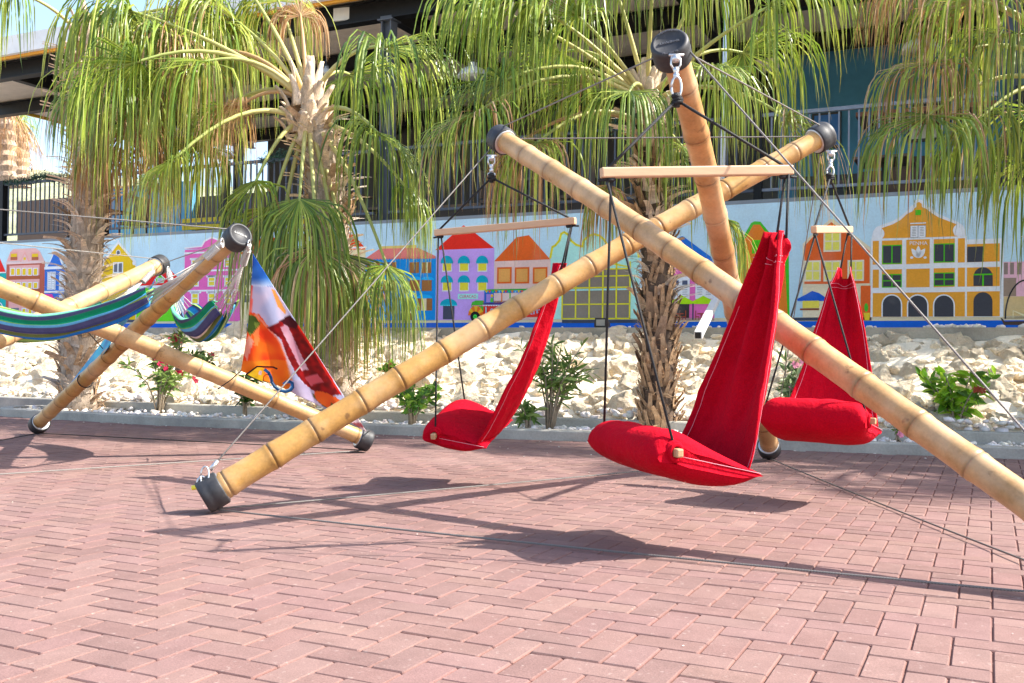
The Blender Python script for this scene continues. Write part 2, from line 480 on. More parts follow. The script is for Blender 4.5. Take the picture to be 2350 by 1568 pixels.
structure(b.build('upper_bed', M['soil']))
# ================================================================ mural wall
mural = MB()
mural.wbox(-26, 9, WV, WV + .2, .6, 2.888, (.55, .76, .86))
mural_wall = mural.build('mural_wall', M['paint'])
tag(mural_wall, 'long low wall painted with a row of bright colonial houses against pale blue', 'wall')
def WP(x, y, lay):
    u, z = wall_uz(x, y, WV); return WF(u, WV - .0016 * lay, z)
def pc(r, g, b):
    c = lin(r, g, b); k = min(1.4, .86 / max(c)); return tuple(k * x + .004 for x in c)
class Paint:                      # flat painted shapes; photo points carried onto the wall plane
    def __init__(self): self.b = MB()
    def poly(self, pts, col, lay=1): self.b.poly([WP(x, y, lay) for x, y in pts], pc(*col))
    def rect(self, x0, y0, x1, y1, col, lay=1):
        ym, xm = (y0 + y1) / 2, (x0 + x1) / 2
        ua, ub = wall_uz(x0, ym, WV)[0], wall_uz(x1, ym, WV)[0]
        za, zb = wall_uz(xm, y1, WV)[1], wall_uz(xm, y0, WV)[1]
        v = WV - .0016 * lay
        self.b.poly([WF(ua, v, za), WF(ub, v, za), WF(ub, v, zb), WF(ua, v, zb)], pc(*col))
    def ell(self, cx, cy, rx, ry, col, lay=1, a0=0, a1=360, n=20):
        self.poly([(cx + rx * cos(radians(lerp(a0, a1, k / n))), cy - ry * sin(radians(lerp(a0, a1, k / n)))) for k in range(n + (0 if a1 - a0 >= 360 else 1))], col, lay)
    def line(self, pts, w, col, lay=1):
        for (x0, y0), (x1, y1) in zip(pts, pts[1:]):
            d = Vector((x1 - x0, y1 - y0)); 
            if d.length < 1e-6: continue
            n = Vector((-d.y, d.x)).normalized() * w / 2; e = d.normalized() * w * .3
            self.poly([(x0 - n.x - e.x, y0 - n.y - e.y), (x1 - n.x + e.x, y1 - n.y + e.y), (x1 + n.x + e.x, y1 + n.y + e.y), (x0 + n.x - e.x, y0 + n.y - e.y)], col, lay)
    def win(self, x0, y0, x1, y1, fr, gl, f=1.6, lay=2, cols=1, rows=1, m=1.0):
        self.rect(x0, y0, x1, y1, fr, lay)
        w, h = (x1 - x0 - 2 * f - (cols - 1) * m) / cols, (y1 - y0 - 2 * f - (rows - 1) * m) / rows
        for i in range(cols):
            for j in range(rows):
                xa, ya = x0 + f + i * (w + m), y0 + f + j * (h + m)
                self.rect(xa, ya, xa + w, ya + h, gl, lay + 1)
    def arch(self, x0, y0, x1, y1, col, lay=2, n=12):
        r = (x1 - x0) / 2
        self.poly([(x0, y1)] + [(x0 + r - r * cos(pi * k / n), y0 + r - r * sin(pi * k / n)) for k in range(n + 1)] + [(x1, y1)], col, lay)
    def done(self, name, label=None):
        o = self.b.build(name, M['paint'], mural_wall)
        if label: o['label'] = label
        return o
def text_on_wall(s, x0, y0, x1, y1, col, lay, squeeze=None):
    cu = bpy.data.curves.new('lettering', 'FONT'); cu.body = s; cu.fill_mode = 'FRONT'; cu.resolution_u = 3
    t = bpy.data.objects.new('tmp', cu); COL.objects.link(t)
    dg = bpy.context.evaluated_depsgraph_get()
    me = bpy.data.meshes.new_from_object(t.evaluated_get(dg)); bpy.data.objects.remove(t)
    xs = [v.co.x for v in me.vertices]; ys = [v.co.y for v in me.vertices]
    ax, bx, ay, by = min(xs), max(xs), min(ys), max(ys)
    b = MB()
    for v in me.vertices:
        fx, fy = (v.co.x - ax) / (bx - ax), (v.co.y - ay) / (by - ay)
        b.vert(WP(lerp(x0, x1, fx), lerp(y1, y0, fy) + (squeeze(fx) if squeeze else 0), lay), pc(*col))
    for p in me.polygons: b.f.append(list(p.vertices))
    bpy.data.meshes.remove(me)
    return b.build('lettering', M['paint'], mural_wall)
WHT, BLK, YEL = (233, 234, 236), (58, 58, 66), (244, 226, 60)
TAN = (196, 182, 152)
p = Paint()                                    # quay and water
p.poly([(-260, 738), (700, 737), (1500, 731), (2500, 724), (2500, 738), (1500, 740), (700, 743), (-260, 744)], TAN, 1)
p.poly([(-260, 743.5), (700, 742.5), (1500, 739), (2500, 734.5), (2500, 753.6), (1500, 754), (700, 754.6), (-260, 755)], (12, 84, 180), 2)
p.rect(1290, 734, 1470, 741.5, (58, 64, 78), 3)
p.rect(1800, 729, 2000, 736, (58, 64, 78), 3)
p.done('painted_quay')
# teal house at the left edge
p = Paint()
p.rect(-90, 626, 14, 738, (20, 150, 145)); p.poly([(-95, 627), (-60, 570), (-8, 575), (14.5, 627)], (236, 38, 34), 2); p.rect(-90, 626, 14.5, 628.5, WHT, 3)
p.ell(-6, 640, 8, 10, WHT, 2); p.ell(-6, 640, 6, 8, (20, 150, 145), 3); p.ell(-4, 706, 11, 13, WHT, 2); p.ell(-4, 706, 9, 11, (20, 130, 128), 3)
p.done('painted_house')
# brown house
p = Paint()
p.rect(14, 601, 102, 738, (166, 84, 66)); p.poly([(15, 601), (24, 579), (31, 572), (82, 569.5), (92, 577), (102, 598.5)], (205, 158, 152), 2)
p.rect(14, 600.5, 102, 605.5, (228, 196, 192), 3)
p.poly([(46, 601), (57.5, 577), (69, 600)], (240, 170, 162), 3); p.poly([(49, 601), (57.5, 583), (66, 600)], (205, 166, 164), 4)
for x0 in (24, 72.5):
    p.rect(x0 - .8, 578.5, x0 + 17, 598, (240, 168, 160), 3); p.rect(x0 + 1.5, 582.5, x0 + 15.5, 590, (248, 206, 44), 4); p.rect(x0 + 1, 590, x0 + 16, 597, (154, 88, 60), 4)
p.rect(54.5, 591, 60, 597, (246, 206, 40), 5)
for ya, yb in ((609, 633), (641.5, 663)):
    p.rect(22, ya, 91, yb, (246, 182, 174), 3)
    for k in range(5):
        x0 = 24.3 + k * 13.1; p.win(x0, ya + 6, x0 + 11, yb, WHT, (246, 206, 40), 1.8, 4)
for ya in (633.5, 664): p.rect(21, ya, 92, ya + 7.5, (156, 82, 52), 4)
p.rect(20, 671, 91, 730, (246, 178, 172), 3)
p.rect(25, 707, 44, 738, (104, 106, 112), 5); p.rect(21, 700, 48, 738, (244, 176, 170), 4)
for k in range(3): p.win(50 + k * 14, 707, 61 + k * 14, 730, WHT, (246, 206, 40), 2.2, 4)
p.done('painted_house')
p = Paint()                                    # small pink roof in front
p.poly([(80, 694), (87, 675), (120, 675), (128, 692)], (216, 62, 148), 5); p.rect(80, 692, 129, 738, (236, 200, 210), 5); p.rect(88, 702, 101, 738, (62, 74, 140), 6); p.rect(106, 700, 122, 718, (120, 120, 150), 6)
p.done('painted_house')
# blue double-gabled house
p = Paint()
p.rect(102, 612, 206, 738, (44, 98, 178)); BLU = (44, 98, 178)
for x0 in (104, 149):
    p.poly([(x0, 614), (x0 + 9, 603), (x0 + 15, 588), (x0 + 17, 576), (x0 + 31, 576), (x0 + 34, 588), (x0 + 39, 603), (x0 + 46, 613)], WHT, 2)
    p.poly([(x0 + 5, 612), (x0 + 12, 601), (x0 + 18, 588), (x0 + 20, 581), (x0 + 28, 581), (x0 + 31, 589), (x0 + 35, 601), (x0 + 40, 611)], BLU, 3)
    p.line([(x0 + 17, 577), (x0 + 16, 572)], 2.5, WHT, 2); p.line([(x0 + 31, 577), (x0 + 32, 572)], 2.5, WHT, 2)
p.rect(102, 612, 206, 617, WHT, 4); p.rect(102, 667, 206, 671.5, WHT, 4)
for x0 in (109, 136, 166):
    p.rect(x0, 624, x0 + 19, 665, WHT, 3); p.rect(x0 + 1.3, 625.5, x0 + 17.7, 663.5, (120, 128, 146), 4)
    for q in (x0 + 1.8, x0 + 9.9):
        p.rect(q, 626, q + 7.3, 663, (240, 242, 244), 5)
        for k in range(8): p.rect(q + 1.2, 629 + k * 4.2, q + 6.1, 629.9 + k * 4.2, (130, 134, 146), 6)
for x0 in (136, 166):
    p.rect(x0, 678, x0 + 18, 694, WHT, 3); p.rect(x0, 694, x0 + 18, 697, (24, 50, 120), 4); p.rect(x0, 697, x0 + 18, 709, WHT, 4)
    for q in (x0 + 2, x0 + 10): p.rect(q, 699, q + 6, 709, (70, 74, 92), 5); 
    for q in (x0 + 1.5, x0 + 9.6):
        for k in range(4): p.rect(q, 681 + k * 3.4, q + 6, 682 + k * 3.4, (120, 126, 146), 4)
p.done('painted_house')
# yellow gabled house with green sliver
p = Paint()
p.rect(206, 586, 231, 738, (104, 186, 28)); p.win(219, 605, 227, 634, WHT, (70, 74, 84), 1.2); p.win(219, 648, 227, 662, WHT, (70, 74, 84), 1.2)
YW = (240, 196, 18)
p.poly([(231, 738), (231, 608), (235, 601), (272, 553), (313, 600), (313, 738)], WHT, 2)
p.poly([(233, 738), (233, 612), (239, 603), (272, 560), (308, 603), (311.5, 612), (311.5, 738)], YW, 3)
p.ell(272, 555, 2, 4, WHT, 3); p.ell(235.5, 607, 4, 6, WHT, 4); p.ell(308.5, 604, 4, 5, WHT, 4)
p.ell(272, 580.5, 5.3, 7, WHT, 4); p.ell(272, 580.5, 3.8, 5.2, (90, 92, 100), 5)
p.win(260, 602, 283, 627, WHT, (96, 98, 106), 2.4, 4, 2, 1, 3); p.rect(258, 627, 285, 640, (196, 178, 140), 4)
p.rect(234, 647, 256, 660, WHT, 4); p.rect(237, 650, 254, 660, (104, 106, 110), 5); p.rect(262, 690, 290, 738, (104, 104, 108), 4)
p.win(294, 655, 309, 671, WHT, (100, 102, 108), 2.4, 4)
p.rect(282, 678, 313, 681, WHT, 4); p.rect(288, 734, 313, 740, (70, 72, 84), 5)
p.done('painted_house')
# red roof, green ground floor
p = Paint()
p.rect(313, 658, 406, 738, (96, 190, 30)); p.poly([(312, 657), (345, 622), (392, 621), (412, 640), (418, 655)], (232, 36, 34), 2); p.rect(312, 655, 420, 661, WHT, 3)
p.poly([(356, 641), (368, 628), (379, 639), (376, 650), (358, 650)], WHT, 3); p.poly([(358, 641), (368, 631), (377, 640), (375, 650), (360, 650)], (96, 190, 30), 4); p.win(362, 638, 374, 650, WHT, (150, 156, 164), 1, 5, 1, 3)
p.done('painted_house')
# pink house with yellow windows
PK = (218, 98, 166)
p = Paint()
p.rect(423, 571, 552, 738, PK); p.poly([(423, 571), (424, 568), (462, 564), (468, 552), (486, 543), (505, 550), (512, 562), (552, 560), (552, 572)], WHT, 2)
p.poly([(425, 571), (464, 567), (471, 555), (486, 547), (502, 553), (509, 565), (552, 563), (552, 573)], PK, 3)
for y in (577, 619, 665): p.rect(423, y, 552, y + 4, WHT, 3)
for y0, y1 in ((592, 613), (632, 658), (669, 699)):
    for x0 in (436, 474, 512):
        p.rect(x0, y0, x0 + 26, y0 + 4.5, WHT, 3); p.rect(x0 + 3, y0, x0 + 21, y1, WHT, 3); p.rect(x0 + 6, y0 + 6, x0 + 18, y1 - 3, (244, 222, 60), 4)
        p.rect(x0 + 6, (y0 + y1) / 2, x0 + 18, (y0 + y1) / 2 + 1.6, WHT, 5)
p.poly([(438, 717), (455, 698), (479, 715), (479, 718), (438, 719)], (18, 150, 170), 4); p.rect(457, 717, 459, 736, (18, 150, 170), 4); p.rect(462, 728, 474, 730, (18, 130, 170), 4); p.rect(463, 730, 464.5, 737, (18, 130, 170), 4); p.rect(472, 730, 473.5, 737, (18, 130, 170), 4)
p.rect(487, 706, 505, 738, (150, 84, 110), 4)
p.done('painted_house')
# cream house with orange roof
p = Paint()
CR = (238, 222, 172)
p.rect(553, 572, 838, 738, CR); p.poly([(550, 584), (590, 548), (640, 545), (690, 574)], (252, 84, 22), 2); p.poly([(700, 574), (764, 540), (811, 538), (838, 569), (838, 573)], (252, 80, 22), 2); p.rect(700, 569, 838, 572.5, WHT, 3)
for y0, y1 in ((596, 614), (628, 634), (637, 655), (668, 674), (678, 694)):
    for x0 in (561, 567.5, 574): p.rect(x0, y0, x0 + 5, y1, (86, 84, 80), 3)
p.rect(760, 640, 790, 738, (150, 110, 80), 3); p.rect(800, 600, 822, 628, (120, 100, 84), 3)
p.done('painted_house')
# blue house with pink roof
p = Paint()
BL2 = (10, 124, 190)
p.rect(838, 592, 1000, 737, BL2); p.rect(872, 564, 956, 573, (242, 210, 120), 2)
p.poly([(838, 594), (872, 571), (960, 569), (1000, 588), (1000, 593)], (240, 132, 122), 3)
for k in range(23): p.ell(841.5 + 7 * k, 593 - .1 * k, 3.6, 3.4, (240, 132, 122), 3, 180, 360, 6)
BRN, CRM = (142, 92, 46), (240, 222, 176)
for x0 in (842, 880, 940, 968):
    p.rect(x0, 602, x0 + 30 - (8 if x0 > 930 else 0), 627, BRN, 2); p.rect(x0 + 10, 602, x0 + (20 if x0 < 930 else 14), 627, CRM if x0 in (842, 968) else (90, 90, 96), 3)
    p.rect(x0, 642, x0 + 31 - (8 if x0 > 930 else 0), 668, BRN, 2); p.ell(x0 + 14, 643, 15, 8, (16, 150, 206), 3, 0, 180)
p.rect(958, 684, 992, 713, BRN, 2); p.rect(967, 684, 979, 713, CRM, 3); p.ell(975, 685, 18, 9, (16, 150, 206), 4, 0, 180)
p.rect(920, 684, 951, 735, (64, 74, 88), 2); p.rect(920, 714, 952, 719, CRM, 3); p.rect(925, 719, 952, 735, (122, 60, 40), 3)
p.rect(912, 600, 914, 735, (10, 112, 176), 2); p.rect(952, 672, 955, 680, WHT, 4)
p.done('painted_house')
# purple house
PU = (178, 140, 204); TEA = (0, 146, 166)
p = Paint()
p.rect(1001, 571, 1133.5, 735, PU); p.poly([(999, 574), (1048, 531), (1064, 517), (1083, 529), (1134, 569.5)], (250, 48, 28), 2)
for (ya, yb, yc) in ((587, 603, 624), (632, 647, 669)):
    for x0 in (1014, 1053, 1095):
        p.rect(x0 + 1, yb - 2, x0 + 23.5, yc, WHT, 3); p.rect(x0 + 3, yb - 2, x0 + 21.5, yc - 2.5, YEL, 4)
        p.ell(x0 + 12, yb, 14, yb - ya, TEA, 5, 0, 180)
        for k in range(7): p.ell(x0 + k * 4, yb, 2, 2.4, TEA, 5, 180, 360, 5)
p.rect(1017, 700, 1043, 733, (64, 66, 82), 3); p.ell(1030, 700, 19.5, 14, TEA, 4, 0, 180)
for k in range(10): p.ell(1012.5 + k * 3.9, 700, 2, 2.6, (60, 196, 206), 5, 180, 360, 5)
p.rect(1051, 674.5, 1097.5, 686.5, (150, 214, 204), 3)
p.done('painted_house')
text_on_wall('CURACAO', 1055, 677, 1093.5, 684.2, (196, 14, 84), 4)
# cream-pink house with brown roof
p = Paint()
p.rect(1134, 598, 1263, 735, (244, 206, 194)); p.poly([(1134, 600), (1185, 545), (1214, 540), (1263, 595.5)], (202, 86, 26), 2)
for x0 in (1141, 1181.5, 1223): p.win(x0, 613.5, x0 + 33.5, 651, (198, 90, 28), (250, 178, 92), 4, 3)
p.done('painted_house')
# party bus
p = Paint()
p.rect(1109, 690, 1262, 728, (226, 46, 34), 6); p.rect(1109, 698.5, 1262, 701, (18, 66, 160), 7); p.rect(1109, 693, 1262, 698.5, (18, 66, 160), 6)
p.rect(1112, 668, 1262, 694, (240, 208, 198), 6); p.rect(1112, 667, 1134, 696, (16, 84, 170), 7); p.rect(1117, 675, 1132, 694, (150, 120, 190), 8)
p.rect(1112, 666, 1262, 672, (16, 110, 180), 8); p.poly([(1112, 667), (1120, 664.5), (1262, 662), (1262, 666)], (46, 150, 40), 9)
PAL = [(250, 220, 30), (236, 60, 40), (40, 180, 90), (250, 140, 40), (120, 200, 230)]
for k in range(20): p.poly([(1114 + k * 7.4, 667), (1121 + k * 7.4, 666.8), (1117.5 + k * 7.4, 673)], PAL[k % 5], 10)
for k, c in enumerate([(244, 120, 20), (70, 170, 50), (170, 140, 210), (240, 150, 60)]): p.rect(1151 + 19 * k, 672, 1153.5 + 19 * k, 693, c, 8)
p.rect(1198, 672, 1210, 694, (50, 46, 50), 8); p.rect(1214, 672, 1226, 694, (50, 46, 50), 8)
for k in range(26): p.ell(1111 + k * 5.8, 700, 2.9, 3, WHT, 8, 180, 360, 5)
p.poly([(1082, 702), (1084, 694), (1092, 690), (1110, 690), (1110, 716), (1090, 716)], (60, 160, 40), 7)
for k in range(7):
    a0, a1 = 180 - k * 26, 180 - (k + 1) * 26
    p.poly([(1093, 724), (1093 + 18 * cos(radians(a0)), 724 - 22 * sin(radians(a0))), (1093 + 18 * cos(radians(a1)), 724 - 22 * sin(radians(a1)))], (250, 196, 40) if k % 2 else (244, 120, 30), 9)
p.ell(1091.5, 727, 11, 12, (22, 22, 24), 10); p.ell(1091.5, 727, 4.4, 5, (60, 190, 60), 11); p.ell(1091.5, 727, 1.2, 1.4, (20, 90, 30), 12)
p.ell(1130, 679, 3, 3.4, (236, 190, 40), 9); p.poly([(1126, 694), (1127, 684), (1132, 684), (1133, 694)], (70, 170, 50), 9)
for k in range(6): p.ell(1086 + k * 4.4, 701, 2.2, 2.4, (248, 150, 170), 9, 180, 360, 5)
p.done('painted_bus')
text_on_wall('La Cucaracha', 1115, 704, 1246, 721, (150, 205, 235), 9, lambda f: 1.4 * sin(f * 40))
# mint house with yellow grid
p = Paint()
p.rect(1263, 590, 1466, 733, (166, 214, 200)); YL = (244, 232, 50)
g = [(1263, 592), (1268, 567), (1275, 563), (1284, 552), (1288, 537), (1295, 533), (1303, 538), (1310, 552), (1322, 562), (1336, 566), (1340, 552), (1352, 541), (1364, 538), (1376, 541), (1388, 552), (1394, 565), (1412, 562), (1424, 550), (1430, 540), (1440, 534), (1452, 540), (1462, 556), (1466, 590)]
p.poly(g, (166, 214, 200), 1); p.line(g, 5, YL, 2)
p.rect(1290, 618, 1446, 733, (122, 110, 96), 2); p.rect(1290, 663, 1446, 667, (150, 196, 190), 3)
for k in range(6): p.rect(1289 + k * 31, 600, 1292.5 + k * 31, 733, YL, 4)
for y in (617, 633, 659, 697, 730): p.rect(1289, y, 1447, y + 3, YL, 4)
p.line([(1303, 613), (1368, 598), (1445, 613)], 3.5, YL, 4)
p.done('painted_house')
# pink and white house with blue roof
p = Paint()
p.poly([(1535, 602), (1558, 545), (1567, 542), (1632, 590), (1640, 612), (1640, 620)], (26, 100, 184), 2)
p.rect(1540, 606, 1640, 736, (232, 110, 180)); p.poly([(1546, 606), (1548, 572), (1561, 562), (1574, 573), (1577, 606)], WHT, 3); p.ell(1561, 574, 8, 7, (232, 110, 180), 4, 0, 180); p.rect(1540, 612, 1640, 615, WHT, 3)
p.rect(1540, 635, 1583, 686, WHT, 3); p.rect(1596, 635, 1640, 686, WHT, 3)
for x0 in (1546, 1566, 1600, 1620):
    p.rect(x0, 644, x0 + 12, 654, (70, 78, 100), 4)
    for k in range(4): p.rect(x0, 660 + 5 * k, x0 + 12, 661 + 5 * k, (80, 84, 96), 4)
p.poly([(1537, 694), (1565, 678), (1590, 692), (1614, 679), (1640, 692), (1640, 698), (1537, 698)], (158, 204, 18), 5)
p.rect(1545, 698, 1582, 730, (52, 46, 46), 4); p.rect(1589, 697, 1592, 734, (60, 62, 84), 5)
for x0 in (1548, 1597):
    c = (150, 66, 44)
    p.rect(x0 + 4, 719, x0 + 21, 721.5, c, 6); p.rect(x0 + 11, 721, x0 + 14, 733, c, 6)
    for q in (x0 - 1, x0 + 25): p.rect(q, 713, q + 2, 734, c, 6)
    p.rect(x0 - 1, 726, x0 + 8, 728, c, 6); p.rect(x0 + 18, 726, x0 + 27, 728, c, 6); p.rect(x0 + 6.5, 727, x0 + 8, 734, c, 6); p.rect(x0 + 18, 727, x0 + 19.5, 734, c, 6)
p.done('painted_house')
# orange house with green gable edge
p = Paint()
p.poly([(1693, 733), (1693, 560), (1706, 543), (1724, 512), (1732, 508), (1745, 509), (1775, 545), (1800, 560), (1810, 575), (1812, 733)], (60, 170, 30), 1)
p.poly([(1698, 733), (1698, 562), (1712, 546), (1729, 516), (1744, 516), (1770, 551), (1800, 568), (1808, 733)], (250, 140, 42), 2)
p.rect(1726, 551, 1748.5, 582, (80, 178, 24), 3)
for k in range(4): p.rect(1731 + 4 * k, 554, 1731.8 + 4 * k, 580, (50, 140, 20), 4)
p.rect(1716, 650, 1760, 733, (232, 120, 34), 3)
p.done('painted_house')
# rust house
p = Paint()
RU, KH = (202, 88, 34), (204, 190, 160)
p.poly([(1842, 734), (1842, 560), (1870, 532), (1906, 503), (1914, 504), (1998, 568), (1998, 734)], KH, 1); p.poly([(1846, 652), (1846, 565), (1872, 537), (1908, 510), (1996, 577), (1996, 652)], RU, 2)
p.rect(1842, 652, 1998, 656, KH, 3); p.rect(1975, 656, 1998, 734, RU, 3)
p.win(1890, 530, 1930, 578, (214, 204, 178), (248, 238, 104), 4, 3, 2, 2, 3); p.win(1846, 598, 1884, 646, (214, 204, 178), (248, 238, 104), 4, 3, 2, 2, 3); p.win(1890, 598, 1930, 646, (214, 204, 178), (248, 238, 104), 4, 3, 2, 2, 3); p.win(1945, 597, 1983, 645, (214, 204, 178), (248, 238, 104), 4, 3, 2, 2, 3)
p.poly([(1830, 686), (1848, 677), (1864, 668), (1880, 673), (1893, 682), (1893, 691), (1830, 691)], (18, 80, 176), 4); p.rect(1842, 690, 1880, 707, (246, 228, 90), 4); p.rect(1836, 708, 1880, 712, (122, 64, 40), 4)
p.ell(1988, 706, 4.5, 10, (60, 160, 40), 5); p.poly([(1982, 718), (1998, 718), (1995, 735), (1985, 735)], (236, 204, 50), 5)
p.done('painted_house')
# large orange house with white trim
p = Paint()
OR = (246, 170, 56); DK = (58, 58, 64); GR = (70, 170, 22)
def sp(q): return [(1676.9 + x * .3513, 428.4 + y * .3513) for x, y in q]
gab = [(918, 348), (928, 300), (950, 265), (1000, 245), (1060, 225), (1110, 195), (1140, 168), (1168, 145), (1172, 130), (1195, 118), (1200, 95), (1225, 82), (1255, 90), (1268, 118), (1300, 132), (1320, 152), (1360, 180), (1420, 205), (1480, 228), (1520, 255), (1535, 290), (1538, 330)]
inn = [(940, 340), (975, 332), (1004, 300), (985, 272), (1060, 246), (1110, 218), (1150, 180), (1190, 160), (1200, 140), (1212, 135), (1214, 108), (1230, 100), (1248, 112), (1250, 134), (1280, 146), (1310, 172), (1360, 202), (1460, 240), (1490, 255), (1450, 285), (1462, 320), (1520, 326)]
p.poly(sp(gab), WHT, 1); p.poly(sp(inn), OR, 2)
for cx, cy in ((966, 308), (1491, 286)):
    x, y = sp([(cx, cy)])[0]; p.ell(x, y, 13.5, 14, WHT, 4)
def R4(x0, y0, x1, y1, c, lay=2): (a, b_), (c_, d) = sp([(x0, y0), (x1, y1)]); p.rect(a, b_, c_, d, c, lay)
R4(915, 335, 1541, 852, WHT, 3); R4(1541, 342, 1782, 852, WHT, 3)
for r in ((928, 355, 968, 510), (988, 352, 1120, 508), (1147, 346, 1300, 505), (1326, 342, 1464, 498), (1484, 338, 1530, 496),
          (928, 543, 968, 662), (988, 541, 1118, 660), (1147, 537, 1300, 658), (1326, 533, 1464, 656), (1484, 530, 1530, 654),
          (928, 692, 1530, 850), (1543, 374, 1758, 492), (1543, 527, 1758, 652), (1543, 685, 1758, 848)): R4(*r, OR, 4)
for x0, x1 in ((990, 1118), (1327, 1463)):
    for (ya, yb, rows) in ((382, 506, 1), (572, 660, 2)):
        dy = -10 if x0 > 1200 else 0
        (a, b_), (c_, d) = sp([(x0, ya + dy), (x1, yb + dy)]); p.win(a, b_, c_, d, GR, DK, 2.2, 5, 2, rows, 2.8)
for x0, x1, w in ((994, 1112, 1), (1160, 1284, 1), (1330, 1456, 1)):
    (a, b_), (c_, d) = sp([(x0, 712), (x1, 850)]); p.arch(a - 3, b_ - 3, c_ + 3, d, WHT, 5); p.arch(a, b_, c_, d, DK, 6)
(a, b_), (c_, d) = sp([(1586, 690), (1710, 848)]); p.arch(a, b_, c_, d, DK, 5)
(a, b_), (c_, d) = sp([(1586, 527), (1712, 650)]); p.arch(a, b_, c_, d, DK, 5); R4(1586, 570, 1712, 579, GR, 6); R4(1643, 578, 1654, 650, GR, 6)
R4(1545, 392, 1652, 493, DK, 5)
R4(1173, 255, 1275, 334, (120, 124, 132), 5); R4(1175, 257, 1222, 332, WHT, 6); R4(1226, 257, 1273, 332, WHT, 6); R4(1172, 236, 1276, 244, WHT, 5)
for q in (1186, 1236):
    for k in range(6): R4(q, 268 + 10 * k, q + 26, 270.5 + 10 * k, (90, 92, 100), 7)
R4(1205, 153, 1244, 187, GR, 5)
for ang, ln in ((90, 80), (126, 76), (54, 76)):   # the three-leaf emblem
    cx, cy = sp([(1226, 466)])[0]; L_ = ln * .3513
    d = Vector((cos(radians(ang)), -sin(radians(ang)))); n = Vector((-d.y, d.x))
    pts = []
    for k in range(15):
        t = k / 14 * 2
        s = t if t <= 1 else 2 - t
        w = 6.0 * sin(pi * min(1, s ** .8)) ** .8 if 0 < s < 1 else 0
        q = Vector((cx, cy)) + d * L_ * s + n * (w if t <= 1 else -w); pts.append((q.x, q.y))
    p.poly(pts, WHT, 5)
for cx in (1183, 1270):
    x, y = sp([(cx, 464)])[0]; p.ell(x, y, 3.8, 2.8, WHT, 5)
p.done('painted_house', 'orange painted house with white trim and a curved gable')
text_on_wall('PENHA', *sp([(1170, 358)])[0], *sp([(1286, 382)])[0], WHT, 6)
# pink house at the right edge, bridge arc and boat
p = Paint()
p.rect(2303, 600, 2420, 680, (246, 190, 206)); p.rect(2303, 680, 2420, 732, (186, 160, 112), 1); p.rect(2303, 638, 2332, 680, (136, 116, 100), 2)
for x0 in (2304, 2318, 2334, 2352, 2370): p.rect(x0, 603, x0 + 9, 630, (126, 108, 100), 2)
p.line([(2307 + 48 - 48 * cos(radians(a)), 731 - 88 * sin(radians(a))) for a in range(0, 181, 10)], 3.5, (40, 40, 44), 3)
p.line([(2325, 731), (2325, 713), (2360, 730)], 2, (240, 226, 180), 3); p.line([(2325, 713), (2395, 740)], 2, (240, 226, 180), 3)
p.poly([(2296, 730), (2300, 731), (2306, 738), (2400, 736), (2400, 746), (2304, 746)], (70, 54, 48), 4)
p.done('painted_house')
# ================================================================ terrace pavilion behind the mural
FL = 2.98
pav = thing('terrace_pavilion', 'open roofed terrace of black steel with boarded ceiling above the mural wall', 'building', WF(-7, 16.5, FL))
b = MB(); b.wbox(-26, 9.5, 13.85, 22.5, FL - .35, FL, (.3, .29, .28)); b.build('floor', M['generic'], pav)
RF = 6.8
UE = -22.1
b = MB()
rc = random.Random(4)
for k in range(46):
    t = rc.uniform(.93, 1.05); v0 = 13.85 + k * .18
    b.wbox(UE, 9.5, v0, v0 + .172, RF, RF + .02, mulc((.8, .69, .57), t))
b.build('ceiling', M['ceil'], pav)
b = MB(); b.wbox(UE - .1, 9.7, 13.74, 22.1, RF + .05, RF + .24, (.62, .63, .64)); b.build('roof', M['generic'], pav)
b = MB(); b.wbox(UE - .12, 9.7, 13.64, 13.73, RF - .07, RF + .3, (.72, .73, .74)); b.build('fascia', M['generic'], pav)
b = MB(); b.wbox(UE, 9.7, 13.74, 13.8, RF - .12, RF - .0, lin(214, 150, 40)); b.build('fascia_strip', M['generic'], pav)
b = MB(); b.wbox(UE - .1, UE - .03, 13.82, 22, RF - .06, RF + .045, lin(226, 180, 40)); b.build('edge_strip', M['generic'], pav)
def ibeam_u(u0, u1, v, z0, z1):
    b = MB(); w = .1
    b.wbox(u0, u1, v - w, v + w, z0, z0 + .025); b.wbox(u0, u1, v - w, v + w, z1 - .025, z1); b.wbox(u0, u1, v - .012, v + .012, z0 + .025, z1 - .025)
    return b.build('beam', M['black'], pav)
def ibeam_v(u, v0, v1, z0, z1):
    b = MB(); w = .09
    b.wbox(u - w, u + w, v0, v1, z0, z0 + .025); b.wbox(u - w, u + w, v0, v1, z1 - .025, z1); b.wbox(u - .012, u + .012, v0, v1, z0 + .025, z1 - .025)
    return b.build('beam', M['black'], pav)
for v in (14.17, 16.5, 18.9, 21.2): ibeam_u(UE + .1, 9.5, v, RF - .38 if v < 15 else RF - .34, RF - .03)
for u in (-18.5, -13.8, -9.16, -4.4, .24, 5): ibeam_v(u, 14.3, 21.8, RF - .375, RF - .04)
for u in (-9.16, .24, -18.5):
    for v in (14.17, 21.2):
        if u == -18.5 and v < 15: continue
        b = MB()
        b.wbox(u - .1, u - .075, v - .1, v + .1, FL, RF - .42); b.wbox(u + .075, u + .1, v - .1, v + .1, FL, RF - .42); b.wbox(u - .074, u + .074, v - .012, v + .012, FL, RF - .42)
        b.wbox(u - .15, u + .15, v - .14, v + .14, RF - .42, RF - .395); b.wbox(u - .17, u + .17, v - .15, v + .15, FL, FL + .03)
        b.wbox(u - .11, u + .11, v - .105, v + .105, RF - .395, RF - .345)
        b.build('column', M['greysteel'], pav)
b = MB(); b.wbox(-18, -3.8, 21.8, 21.95, FL, RF, (.05, .045, .04)); b.build('back_wall', M['generic'], pav)
